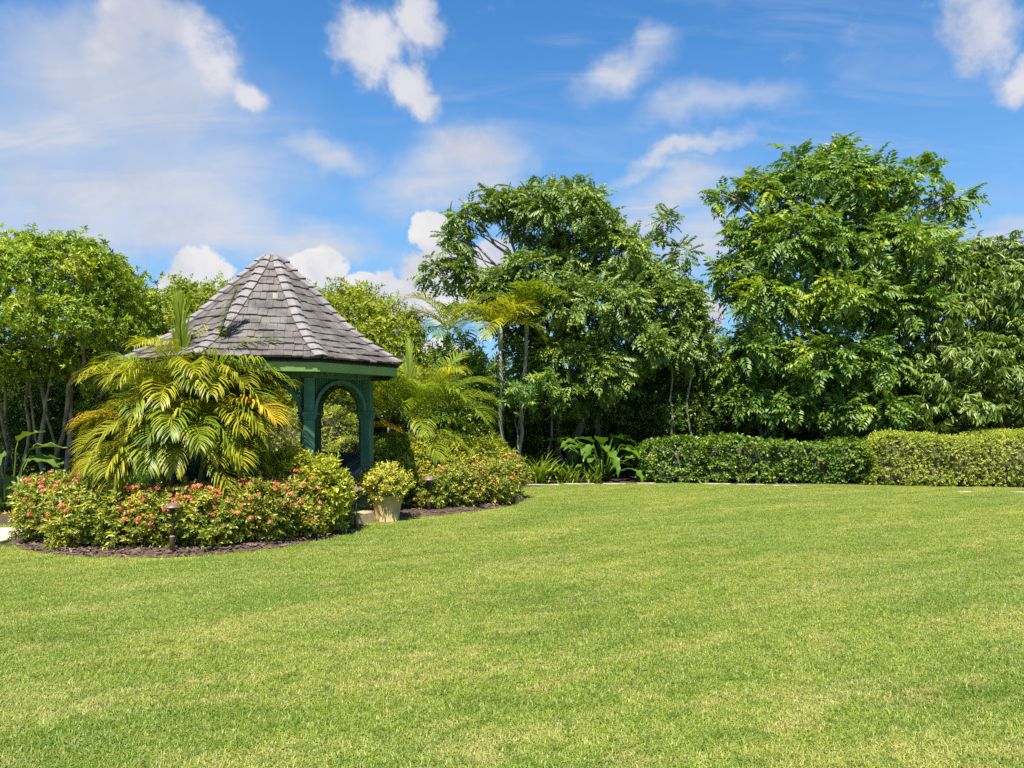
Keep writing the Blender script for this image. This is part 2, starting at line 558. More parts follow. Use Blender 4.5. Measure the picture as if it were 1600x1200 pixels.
M_PETAL_W = leaf_mat('white_petal', (.7, .7, .66), (.8, .8, .76), (.85, .85, .8), .2, .5, tcol=(1, 1, 1), gain=None)

# ------------------------------------------------------------------ leaf shapes (along +Y, facing +Z)


def leaf2(L, w, fold=.25, droop=.12):
    V = np.array(((0, 0, 0), (-w / 2, L * .45, w * fold), (0, L, -L * droop), (w / 2, L * .45, w * fold)))
    return V, np.array(((0, 2, 1), (0, 3, 2)))


def xform(V, o, y, up):
    y = unit(y)
    x = unit(np.cross(y, up))
    z = np.cross(x, y)
    return o + V[:, :1] * x + V[:, 1:2] * y + V[:, 2:3] * z


def merge(parts):
    Vs, Fs, b = [], [], 0
    for V, F in parts:
        Vs.append(V)
        Fs.append(F + b)
        b += len(V)
    return np.vstack(Vs), np.vstack(Fs)


def pinnate(pairs, L, w, length, sag=.25):
    """a compound leaf: leaflets in pairs along a sagging stalk"""
    ps = []
    pt = lambda t: np.array((0, length * t, -sag * length * t * t))
    for i in range(pairs):
        t = .22 + .78 * i / (pairs - 1)
        k = (.75 + .5 * math.sin(math.pi * min(1, t))) * random.uniform(.85, 1.1)
        for s in (-1, 1):
            V, F = leaf2(L * k, w * k, random.uniform(.1, .3), random.uniform(.1, .3))
            a = R(random.uniform(48, 68))
            d = (s * math.sin(a), math.cos(a), -.25 + random.uniform(-.15, .1))
            ps.append((xform(V, pt(t), d, np.array((0, -.1, 1.0))), F))
    V, F = leaf2(L, w, .2, .3)
    ps.append((xform(V, pt(1), (0, 1, -.5), np.array((0, 0, 1.0))), F))
    return merge(ps)


def rosette(n, L, w, splay=(35, 100)):
    ps = []
    for i in range(n):
        a = 2.399 * i
        th = R(splay[0] + (splay[1] - splay[0]) * (i + .5) / n)
        d = np.array((math.sin(th) * math.cos(a), math.cos(th), math.sin(th) * math.sin(a)))
        k = random.uniform(.75, 1.1)
        V, F = leaf2(L * k, w * k, .25, .2)
        ps.append((xform(V, np.zeros(3), d, np.array((0, 1.0, 0.02))), F))
    return merge(ps)


def hanging(n, L, w):
    """long narrow leaves falling in a fan from a twig end"""
    ps = []
    for i in range(n):
        a = R(-75 + 150 * i / (n - 1)) + random.uniform(-.2, .2)
        k = random.uniform(.75, 1.15)
        V, F = leaf2(L * k, w * k, .2, .28)
        d = np.array((math.sin(a), .55 + .4 * math.cos(a), -.45 - random.uniform(0, .5)))
        ps.append((xform(V, np.array((0, random.uniform(-.05, .05), 0)), d, np.array((0, .35, 1.0))), F))
    return merge(ps)


def twig(n, L, w, length, spread=60):
    """leaves set alternately up a short stem"""
    ps = []
    for i in range(n):
        t = i / max(1, n - 1)
        a = 2.399 * i + random.uniform(-.3, .3)
        th = R(spread * (1.15 - .6 * t))
        d = np.array((math.sin(th) * math.cos(a), math.cos(th), math.sin(th) * math.sin(a)))
        k = random.uniform(.7, 1.15)
        V, F = leaf2(L * k, w * k, .25, .15)
        ps.append((xform(V, np.array((0, length * t, 0)), d, np.array((0, 1.0, 0.03))), F))
    return merge(ps)


def scatter(protos, pos, ydir, up, scale):
    """copies of the leaf shapes at many places, as one pair of arrays"""
    N = len(pos)
    pick = rng.integers(0, len(protos), N)
    Vs, Fs, b = [], [], 0
    y = unit(ydir)
    x = unit(np.cross(y, up))
    z = np.cross(x, y)
    for k, (V, F) in enumerate(protos):
        i = np.nonzero(pick == k)[0]
        if not len(i):
            continue
        s = scale[i][:, None, None]
        W = pos[i][:, None] + s * (V[None, :, :1] * x[i][:, None] + V[None, :, 1:2] * y[i][:, None] + V[None, :, 2:3] * z[i][:, None])
        Vs.append(W.reshape(-1, 3))
        Fs.append((F[None] + (np.arange(len(i)) * len(V))[:, None, None]).reshape(-1, 3) + b)
        b += len(i) * len(V)
    return np.vstack(Vs), np.vstack(Fs)


def lobes_px(rows):
    """(px, py, depth, half width px, half height px[, half depth m]) -> centre and radii in metres"""
    out = []
    for r in rows:
        px, py, Y, hw, hh = r[:5]
        a = hw / FPX * Y
        h = hh / FPX * Y
        out.append((P(px, py, Y), np.array((a, r[5] if len(r) > 5 else a, h))))
    return out


def lump(d, seed):
    r = np.random.default_rng(seed)
    s = np.zeros(len(d))
    for f, a in ((2.5, .09), (4.5, .08), (8, .05)):
        k = r.normal(size=3)
        k = k / np.linalg.norm(k) * f
        k2 = r.normal(size=3)
        k2 = k2 / np.linalg.norm(k2) * f
        s += a * (np.sin(d @ k + r.uniform(0, 6)) + np.sin(d @ k2 + r.uniform(0, 6)))
    return s


def crown_points(lobes, dens, seed, inner=.25, floor=.15, back=.55, under=.45):
    """points and outward normals over a heap of overlapping round lobes"""
    r = np.random.default_rng(seed)
    Ps, Ns = [], []
    for li, (c, rad) in enumerate(lobes):
        a, b, h = rad
        p_ = 1.6
        area = 4 * math.pi * (((a * b) ** p_ + (a * h) ** p_ + (b * h) ** p_) / 3) ** (1 / p_)
        n = max(6, int(area * dens))
        d = unit(r.normal(size=(n, 3)))
        keep = np.ones(n, bool)
        keep &= ~((d[:, 2] < -.25) & (r.random(n) > under))
        keep &= ~((d[:, 1] > .35) & (r.random(n) > back))
        d = d[keep]
        k = (1 + lump(d, seed * 31 + li)) * r.uniform(.86, 1.04, len(d))
        deep = r.random(len(d)) < inner
        k[deep] *= r.uniform(.45, .85, deep.sum())
        p = c + d * rad * k[:, None]
        nn = unit(d / rad)
        ok = p[:, 2] > floor
        for lj, (c2, r2) in enumerate(lobes):
            if lj != li:
                ok &= ((((p - c2) / r2) ** 2).sum(1) > .60) | (r.random(len(p)) < .12)
        Ps.append(p[ok])
        Ns.append(nn[ok])
    return np.vstack(Ps), np.vstack(Ns)


def foliage(lobes, protos, dens, seed, per=4, spread=.16, droop=.35, rand=.6, size=(.8, 1.15), inner=.25, floor=.15, upright=0.0, back=.55, under=.45, star=0.0):
    p, n = crown_points(lobes, dens, seed, inner, floor, back, under)
    r = np.random.default_rng(seed + 1)
    p = np.repeat(p, per, 0)
    n = np.repeat(n, per, 0)
    N = len(p)
    p = p + r.normal(size=(N, 3)) * spread
    if star:
        ax = unit(n + np.repeat(r.normal(size=(N // per, 3)) * .45, per, 0) + np.array((0, 0, .25)))
        q = unit(np.cross(ax, r.normal(size=(N, 3))))
        d = unit(q * star + ax * .8 + r.normal(size=(N, 3)) * rand * .35 + np.array((0, 0, -droop)))
    else:
        d = unit(n * .9 + r.normal(size=(N, 3)) * rand + np.array((0, 0, upright - droop)))
    up = unit(n * .55 + np.array((0, 0, 1.0)) + r.normal(size=(N, 3)) * .35)
    s = r.uniform(size[0], size[1], N)
    return scatter(protos, p, d, up, s)


def bend(a, b, k=6, sag=0.0, wob=.06, seed=0):
    r = np.random.default_rng(seed)
    a, b = np.array(a, float), np.array(b, float)
    t = np.linspace(0, 1, k)[:, None]
    L = np.linalg.norm(b - a)
    p = a + (b - a) * t
    p[:, 2] += sag * L * 4 * (t * (1 - t))[:, 0]
    w = r.normal(size=(k, 3)) * wob * L * .35
    w[0] = w[-1] = 0
    return p + w


def tree(name, label, cat, base, lobes, protos, mat, dens, seed, trunks=None, bark=None, trunk_r=.14, limb_r=.05, fork=None, group=None, twigs=60, shrink=0, **kw):
    if shrink:
        lobes = [(c, np.maximum(r - np.array((shrink, shrink * .6, shrink)), .22)) for c, r in lobes]
    base = np.array(base, float)
    root = thing(name, label, cat, base, group)
    V, F = foliage(lobes, protos, dens, seed, **kw)
    put('crown', mesh_tris('crown', V - base, F), mat, root)
    bark = bark or M_BARK
    r = np.random.default_rng(seed + 9)
    stems = trunks if trunks is not None else [(base, fork if fork is not None else (lobes[0][0] * .6 + base * .4), trunk_r)]
    tips = []
    for i, (a, b, rr) in enumerate(stems):
        a, b = np.array(a, float), np.array(b, float)
        m = MB().tube(bend(a - base - np.array((0, 0, .05)), b - base, 8, 0, .08 if rr > .06 else .045, seed + i), np.linspace(rr, rr * .6, 8) * np.r_[1.35, np.ones(7)], 9)
        m.build('trunk', bark, root, True)
        tips.append((b, rr))
    lm = MB()
    for i, (c, rad) in enumerate(lobes):
        b, rr = min(tips, key=lambda q: np.linalg.norm(q[0] - c))
        top = c + np.array((0, 0, rad[2] * .35))
        pts = bend(b - base - np.array((0, 0, .1)), top - base, 6, .05, .10, seed + 50 + i)
        lm.tube(pts, np.linspace(min(limb_r, rr * .6), limb_r * .25, 6), 6)
        for j in range(max(2, int(twigs / len(lobes)))):
            d = unit(r.normal(size=3) + np.array((0, -.2, .2)))
            e = c + d * rad * r.uniform(.75, .95)
            if e[2] < .2:
                continue
            s = pts[r.integers(2, 6)]
            lm.tube(bend(s, e - base, 5, .06, .10, seed + 99 + i * 31 + j), np.linspace(limb_r * .32, .006, 5), 4)
    if lm.v:
        lm.build('limbs', bark, root, True)
    return root


# ------------------------------------------------------------------ ground, lawn, beds, path
def poly_sheet(name, pts, z, mat, kind='structure', mound=0.0, inset=.25):
    """a ground sheet from an outline; with a mound it rises a little inside its edge"""
    pts = np.array(pts, float)[:, :2]
    n = len(pts)
    c = pts.mean(0)
    V = [(p[0], p[1], z) for p in pts]
    F = []
    if mound:
        k = max(inset, .05)
        q = pts + unit(c - pts) * k
        V += [(p[0], p[1], z + mound) for p in q]
        V.append((c[0], c[1], z + mound * 1.3))
        for i in range(n):
            j = (i + 1) % n
            F.append((i, j, n + j, n + i))
            F.append((n + i, n + j, 2 * n))
    else:
        F.append(tuple(range(n)))
    m = bpy.data.meshes.new(name)
    m.from_pydata(V, [], F)
    m.update()
    o = put(name, m, mat)
    return tag(o, kind=kind)


def smooth_loop(pts, n=6):
    """Catmull-Rom through a closed outline"""
    pts = np.array(pts, float)
    k = len(pts)
    out = []
    for i in range(k):
        p0, p1, p2, p3 = pts[i - 1], pts[i], pts[(i + 1) % k], pts[(i + 2) % k]
        for j in range(n):
            t = j / n
            out.append(.5 * (2 * p1 + (p2 - p0) * t + (2 * p0 - 5 * p1 + 4 * p2 - p3) * t * t + (3 * p1 - p0 - 3 * p2 + p3) * t ** 3))
    return np.array(out)


gm = bpy.data.meshes.new('ground')
gm.from_pydata([(-700, -300, 0), (700, -300, 0), (700, 1100, 0), (-700, 1100, 0)], [], [(0, 1, 2, 3)])
tag(put('ground', gm, M_SOIL), kind='structure')

lawn_outline = [(-40, -12), (40, -12), (40, 15.7), tuple(G(1600, 764)[:2]), tuple(G(1400, 760.5)[:2]), tuple(G(1200, 758)[:2]), tuple(G(1000, 757)[:2]),
                tuple(G(880, 758)[:2]), tuple(G(815, 766)[:2]), (-.4, 13.2), (-2.2, 11.5), (-5.2, 10.2), (-7.3, 10.4), (-9.5, 10.9), (-40, 12)]
poly_sheet('lawn', lawn_outline, .004, M_TURF)

bed1 = smooth_loop([G(22, 846)[:2], G(40, 861)[:2], G(100, 869)[:2], G(180, 873)[:2], G(265, 872)[:2], G(350, 867)[:2], G(430, 858)[:2], G(500, 846)[:2],
                    G(545, 835)[:2], G(567, 826)[:2], G(560, 815)[:2], G(500, 806)[:2], G(400, 806)[:2], G(250, 806)[:2], G(120, 808)[:2], G(50, 822)[:2]])
bed2 = smooth_loop([G(574, 811)[:2], G(610, 811)[:2], G(660, 808.5)[:2], G(720, 803)[:2], G(775, 795)[:2], G(815, 786)[:2], G(822, 780)[:2], G(812, 773)[:2],
                    G(760, 768)[:2], G(690, 770)[:2], G(630, 778)[:2], G(590, 790)[:2]])
tag(poly_sheet('planting_bed', bed1, .012, M_MULCH, mound=.05), kind='structure')
tag(poly_sheet('planting_bed', bed2, .012, M_MULCH, mound=.05), kind='structure')


def inside(poly, x, y):
    poly = np.asarray(poly)
    c = np.zeros(len(x), bool)
    j = len(poly) - 1
    for i in range(len(poly)):
        xi, yi = poly[i][:2]
        xj, yj = poly[j][:2]
        k = ((yi > y) != (yj > y)) & (x < (xj - xi) * (y - yi) / (yj - yi + 1e-12) + xi)
        c ^= k
        j = i
    return c


def mulch_chips(poly, n, seed):
    r = np.random.default_rng(seed)
    lo, hi = poly.min(0), poly.max(0)
    x, y = r.uniform(lo[0] - .05, hi[0] + .05, n), r.uniform(lo[1] - .05, hi[1] + .05, n)
    k = inside(poly * 1.0, x, y)
    c = poly.mean(0)
    x, y = x[k], y[k]
    z = np.full(len(x), .05) + r.uniform(-.005, .02, len(x))
    edge = ~inside(c + (poly - c) * .96, x, y)
    z[edge] = .03
    V = np.array(((-.5, -.5, 0), (.5, -.5, 0.1), (.5, .5, 0), (-.4, .5, .1), (0, 0, .35)))
    F = np.array(((0, 1, 4), (1, 2, 4), (2, 3, 4), (3, 0, 4)))
    d = np.c_[r.normal(size=(len(x), 2)), r.normal(size=len(x)) * .25]
    up = np.c_[r.normal(size=(len(x), 2)) * .3, np.ones(len(x))]
    Vv = V * np.array((.018, .055, .02))
    return scatter([(Vv, F)], np.c_[x, y, z], d, up, r.uniform(.5, 1.4, len(x)))


V, F = merge([mulch_chips(bed1, 9000, 3), mulch_chips(bed2, 4500, 4)])
tag(put('mulch', mesh_tris('mulch', V, F), M_CHIP), kind='stuff', label='brown bark mulch covering the two flower beds')

# stone path leaving the left bed
path = put('garden_path', MB().box((-9.2, 9.3, .004), (6.4, 1.25, .02)).mesh('garden_path'), M_SOIL)
tag(path, kind='structure')
for r_ in range(3):
    x = -6.15 - .1 * r_
    while x > -11.5:
        w = random.uniform(.5, .75)
        o = put('paver', MB().box((x - w / 2, 8.88 + .42 * r_ + random.uniform(-.01, .01), .03), (w - .03, .39, .05), random.uniform(-.01, .01)).mesh('paver'), M_STONE, path)
        bevel(o, .008)
        x -= w

stone_rows = [(848, 759, 1.0, .16), (905, 758, .95, .15), (960, 757.5, .7, .14), (1010, 757, .6, .13), (1120, 758, .85, .15), (1172, 758.6, .8, .14), (1226, 760.6, .75, .15), (1506, 770, .42, .13), (1592, 770.5, .42, .14)]
stone_lab = ['long pale edging stone beside the strappy lilies', 'long pale edging stone below the large glossy leaves', 'short pale edging stone right of the large glossy leaves',
             'small pale edging stone below the left end of the dark hedge', 'pale edging stone below the gap in the dark hedge', 'pale edging stone under the middle of the dark hedge',
             'pale edging stone sunk in the lawn, last of the row along the dark hedge', 'small pale stone in the lawn before the yellow hedge', 'pale stone in the lawn at the right edge of the picture']
for (px, py, w, dpt), lab in zip(stone_rows, stone_lab):
    p = G(px, py)
    o = put('edging_stone', MB().box((0, 0, 0), (w * .72, dpt * .9, .03), random.uniform(-.06, .06)).mesh('edging_stone'), M_EDGE)
    o.location = (p[0], p[1] + random.uniform(-.05, .05), .020)
    bevel(o, .015)
    tag(o, lab, 'stone', 'edging stones along the far lawn edge')


# ------------------------------------------------------------------ grass: one object, its patch of blades set out over the lawn
def grass():
    r = np.random.default_rng(5)
    n = 1500
    rad = .26
    a, q = r.uniform(0, 2 * math.pi, n), rad * np.sqrt(r.random(n)) * r.uniform(.8, 1.1, n)
    bx, by = q * np.cos(a), q * np.sin(a)
    h = r.uniform(.018, .042, n)
    w = r.uniform(.0028, .0052, n)
    az = r.uniform(0, 2 * math.pi, n)
    lean = r.uniform(.35, 1.6, n)
    dx, dy = np.cos(az), np.sin(az)
    sx, sy = -dy, dx
    base = np.c_[bx, by, np.full(n, -.003)]
    side = np.c_[sx, sy, np.zeros(n)]
    out = np.c_[dx, dy, np.zeros(n)]
    m1 = base + out * (h * lean * .35)[:, None] + np.array((0, 0, 1)) * (h * .6)[:, None]
    tip = base + out * (h * lean)[:, None] + np.array((0, 0, 1)) * (h * np.maximum(.25, 1.05 - .45 * lean))[:, None]
    V = np.stack([base - side * w[:, None] / 2, base + side * w[:, None] / 2, m1 + side * w[:, None] * .45, m1 - side * w[:, None] * .45, tip], 1).reshape(-1, 3)
    F = (np.array(((0, 1, 2), (0, 2, 3), (3, 2, 4)))[None] + (np.arange(n) * 5)[:, None, None]).reshape(-1, 3)
    # where the patches go
    pts = []
    Y = 2.6
    while Y < 16.6:
        st = .215 if Y < 9 else .25
        xw = Y * .74 + 1.2
        xs = np.arange(-xw, xw, st)
        pts.append(np.c_[xs + r.uniform(-.07, .07, len(xs)), np.full(len(xs), Y) + r.uniform(-.07, .07, len(xs))])
        Y += st
    pts = np.vstack(pts)
    lo = np.array(lawn_outline)
    k = inside(lo, pts[:, 0], pts[:, 1])
    for b in (bed1, bed2):
        c = b.mean(0)
        out_b = c + (b - c) + unit(b - c) * .20
        k &= ~inside(out_b, pts[:, 0], pts[:, 1])
    k &= ~((pts[:, 0] < -5.9) & (pts[:, 1] > 8.5) & (pts[:, 1] < 10.1))
    pts = pts[k]
    # small fringe tufts that follow the bed edges
    nb = len(V)
    V = np.vstack([V, np.c_[pts, np.full(len(pts), .004)]])
    m = mesh_tris('grass', V, F)
    at = m.attributes.new('patch_point', 'BOOLEAN', 'POINT')
    at.data.foreach_set('value', np.r_[np.zeros(nb, bool), np.ones(len(pts), bool)])
    o = put('grass', m, M_BLADE)
    tag(o, 'short sunlit lawn grass with yellowish patches', None, None, 'stuff')
    t = bpy.data.node_groups.new('grass_patches', 'GeometryNodeTree')
    t.interface.new_socket('Geometry', in_out='INPUT', socket_type='NodeSocketGeometry')
    t.interface.new_socket('Geometry', in_out='OUTPUT', socket_type='NodeSocketGeometry')
    N = t.nodes.new
    gi, go = N('NodeGroupInput'), N('NodeGroupOutput')
    na = N('GeometryNodeInputNamedAttribute')
    na.data_type = 'BOOLEAN'
    na.inputs['Name'].default_value = 'patch_point'
    sep = N('GeometryNodeSeparateGeometry')
    sep.domain = 'POINT'
    L = t.links.new
    L(gi.outputs[0], sep.inputs['Geometry'])
    L(na.outputs['Attribute'], sep.inputs['Selection'])
    mp = N('GeometryNodeMeshToPoints')
    L(sep.outputs['Selection'], mp.inputs['Mesh'])
    rv = N('FunctionNodeRandomValue')
    rv.data_type = 'FLOAT_VECTOR'
    rv.inputs[0].default_value = (0, 0, 0)
    rv.inputs[1].default_value = (0, 0, 6.283)
    rs = N('FunctionNodeRandomValue')
    rs.data_type = 'FLOAT_VECTOR'
    rs.inputs[0].default_value = (.9, .9, .75)
    rs.inputs[1].default_value = (1.12, 1.12, 1.3)
    rs.inputs['Seed'].default_value = 5
    iop = N('GeometryNodeInstanceOnPoints')
    L(mp.outputs[0], iop.inputs['Points'])
    L(sep.outputs['Inverted'], iop.inputs['Instance'])
    L(rv.outputs[0], iop.inputs['Rotation'])
    L(rs.outputs[0], iop.inputs['Scale'])
    L(iop.outputs[0], go.inputs[0])
    md = o.modifiers.new('grass_patches', 'NODES')
    md.node_group = t


grass()


def grass_fringe():
    """longer blades along the bed edges and in scattered tufts"""
    r = np.random.default_rng(15)
    pts = []
    for b in (bed1, bed2):
        for i in range(len(b)):
            p, q = b[i], b[(i + 1) % len(b)]
            n = int(np.linalg.norm(q - p) * 420)
            t = r.random(n)[:, None]
            c = b.mean(0)
            e = p + (q - p) * t
            pts.append(e + unit(e - c) * r.uniform(.0, .24, n)[:, None])
    for cx, cy, rr, n in ((-2.55, 4.55, .35, 1300), (-1.9, 4.75, .3, 700), (-3.2, 5.1, .35, 700), (-3.9, 5.9, .3, 600), (.9, 4.6, .5, 900), (.5, 5.6, .6, 900), (2.6, 4.1, .6, 900), (1.4, 6.6, .6, 700), (-1.2, 3.7, .3, 500), (1.0, 3.6, .4, 600), (-2.2, 6.3, .4, 500), *[(cy_ * r.uniform(-.7, .7), cy_, r.uniform(.12, .5), int(r.uniform(60, 420))) for cy_ in r.uniform(3.2, 8.5, 46)]):
        a = r.uniform(0, 6.283, n)
        q = rr * np.abs(r.normal(size=n)) * .7
        pts.append(np.c_[cx + q * np.cos(a) * 1.3, cy + q * np.sin(a)])
    pts = np.vstack(pts)
    n = len(pts)
    V = np.array(((-.5, 0, 0), (.5, 0, 0), (.42, .55, -.02), (-.42, .55, -.02), (0, 1, -.25)))
    F = np.array(((0, 1, 2), (0, 2, 3), (3, 2, 4)))
    Vv = V * np.array((.0052, .055, .055))
    d = np.c_[r.normal(size=(n, 2)) * .55, np.ones(n)]
    up = np.c_[r.normal(size=(n, 2)), np.zeros(n)]
    V, F = scatter([(Vv, F)], np.c_[pts, np.full(n, .002)], d, up, r.uniform(.5, 1.15, n))
    tag(put('grass_tufts', mesh_tris('grass_tufts', V, F), M_BLADE), 'longer tufts of grass in the lawn and along the bed edges', None, None, 'stuff')


grass_fringe()

# ------------------------------------------------------------------ gazebo
GC = np.array((-3.65, 11.226, 0.0))
G_R, G_r, TH0, EAVE, APEX = 2.02, 1.51, R(-54.7), 2.293, 3.96
FLOOR = .17
gaz = thing('gazebo', 'green eight-sided gazebo with a grey shingled bell-shaped roof', 'gazebo', tuple(GC))


def corner(k, r):
    t = TH0 + math.pi / 4 * k
    return np.array((r * math.sin(t), -r * math.cos(t), 0.0))


PROF = np.array(((1, 0), (.875, .088), (.75, .185), (.64, .285), (.54, .392), (.33, .655), (.045, 1.0)))
seg = np.r_[0, np.cumsum(np.linalg.norm(np.diff(PROF * np.array((G_R, APEX - EAVE)), axis=0), axis=1))]


def prof(u):
    """u from 0 at the eave to 1 at the top -> radius, height"""
    s = np.interp(u, seg / seg[-1], PROF[:, 0])
    h = np.interp(u, seg / seg[-1], PROF[:, 1])
    return G_R * s, EAVE + (APEX - EAVE) * h


def roof():
    NC = 14
    deck = MB()
    rings = []
    for i in range(NC + 1):
        r, z = prof(i / NC)
        rings.append([corner(k, r - .03) + np.array((0, 0, z - .03)) for k in range(8)])
    V = [p for rg in rings for p in rg]
    F = [(i * 8 + k, i * 8 + (k + 1) % 8, (i + 1) * 8 + (k + 1) % 8, (i + 1) * 8 + k) for i in range(NC) for k in range(8)]
    deck.add(V, F)
    F = [tuple(NC * 8 + k for k in range(8))]
    deck.add(V, F)
    rf = deck.build('roof', M_SOFFIT, gaz)
    rr = random.Random(11)
    items = []
    cam_l = np.array((0, 0, EYE)) - GC
    for k in range(8):
        for c in range(NC):
            u0, u1 = c / NC, (c + 1.25) / NC
            r0, z0 = prof(u0)
            r1, z1 = prof(min(1, u1))
            A0, B0 = corner(k, r0), corner(k + 1, r0)
            A1, B1 = corner(k, r1), corner(k + 1, r1)
            A0[2] = B0[2] = z0
            A1[2] = B1[2] = z1
            ex = unit(B0 - A0)
            M0, M1 = (A0 + B0) / 2, (A1 + B1) / 2
            ey = unit(M1 - M0)
            nrm = unit(np.cross(ex, ey))
            if nrm[2] < 0:
                nrm = -nrm
            w0, w1 = np.linalg.norm(B0 - A0) / 2, np.linalg.norm(B1 - A1) / 2
            L = np.linalg.norm(M1 - M0)
            x = -w0 + rr.uniform(-.08, 0)
            while x < w0 - .015:
                w = rr.uniform(.085, .15)
                a, b = max(x, -w0), min(x + w - .004, w0)
                x += w
                if b - a < .02:
                    continue
                a1, b1 = max(a, -w1), min(b, w1)
                if a1 >= b1 - .004:
                    mid = (a1 + b1) / 2
                    mid = max(-w1, min(w1, mid))
                    a1, b1 = mid - .003, mid + .003
                low = rr.uniform(-.020, .008)
                th = rr.uniform(.022, .036)
                lift = rr.uniform(.018, .030)
                o0 = M0 + ey * low
                pts = [o0 + ex * a + nrm * lift, o0 + ex * b + nrm * lift, M1 + ex * b1 + nrm * .002, M1 + ex * a1 + nrm * .002]
                top = [p + nrm * th for p in pts]
                face = (pts, top)
                cen = sum(pts) / 4
                view = cam_l - cen
                dist = np.linalg.norm(view)
                vis = np.dot(nrm, view) / dist * (b - a) * L / dist ** 2
                # the front palm hides part of the left face
                if cen[0] < -.9 and cen[2] < 2.75:
                    vis *= .35
                items.append((vis, face))
    items.sort(key=lambda q: -q[0])
    FF = [(3, 2, 1, 0), (4, 5, 6, 7), (0, 1, 5, 4), (1, 2, 6, 5), (2, 3, 7, 6), (3, 0, 4, 7)]
    rest = MB()
    for i, (vis, (a, b)) in enumerate(items):
        if i < 300:
            MB().add(a + b, FF).build('shingle', M_SHINGLE, rf)
        else:
            rest.add(a + b, FF)
    tag(rest.build('more_shingles', M_SHINGLE, rf), kind='stuff')
    # ridge caps up the eight hips
    for k in range(8):
        back = MB()
        for c in range(NC):
            u0, u1 = c / NC, min(1, (c + 1.2) / NC)
            r0, z0 = prof(u0)
            r1, z1 = prof(u1)
            q = []
            for (r, z, wd, lf) in ((r0 + .012, z0, .098, .066), (r1, z1, .085, .040)):
                cc = corner(k, r)
                ta = unit(corner(k - 1, r) - cc)
                tb = unit(corner(k + 1, r) - cc)
                rad = unit(cc)
                upv = np.array((0, 0, 1.0)) * .8 + rad * .6
                wd = min(wd, np.linalg.norm(corner(k + 1, r) - cc) * .42)
                cc = cc + np.array((0, 0, z))
                off = upv * lf
                q.append((cc + ta * wd + off * .8, cc + off * 1.05, cc + tb * wd + off * .8, upv))
            th = .018
            (l0, m0, h0, up0), (l1, m1, h1, up1) = q
            V = [l0, m0, h0, l1, m1, h1] + [p + up0 * th for p in (l0, m0, h0)] + [p + up1 * th for p in (l1, m1, h1)]
            F = [(0, 3, 4, 1), (1, 4, 5, 2), (6, 7, 10, 9), (7, 8, 11, 10), (0, 1, 7, 6), (1, 2, 8, 7), (3, 9, 10, 4), (4, 10, 11, 5), (0, 6, 9, 3), (2, 5, 11, 8)]
            cen = (m0 + m1) / 2
            out = corner(k, 1.0)
            if np.dot(out, (cam_l - cen) * np.array((1, 1, 0))) > -1.5:
                MB().add(V, F).build('ridge_cap', M_CAPSH, rf)
            else:
                back.add(V, F)
        if back.v:
            back.build('ridge_cap', M_CAPSH, rf)
    # a single pale shingle on the front face, and the metal-topped peak
    r0, z0 = prof(.60)
    k = 1
    A, B = corner(1, r0), corner(2, r0)
    p = A * .30 + B * .70 + np.array((0, 0, z0))
    o = MB().box(p + np.array((0.0, -.05, .03)), (.075, .05, .085), TH0 + math.pi / 4 * 1.5).build('pale_shingle', M_STONE, rf)
    MB().lathe([(.13, -.06), (.135, -.02), (.10, .035), (.035, .075), (.0, .085)], (0, 0, APEX + .005), 8, -TH0).build('roof_cap', M_CAPSH, rf)


roof()


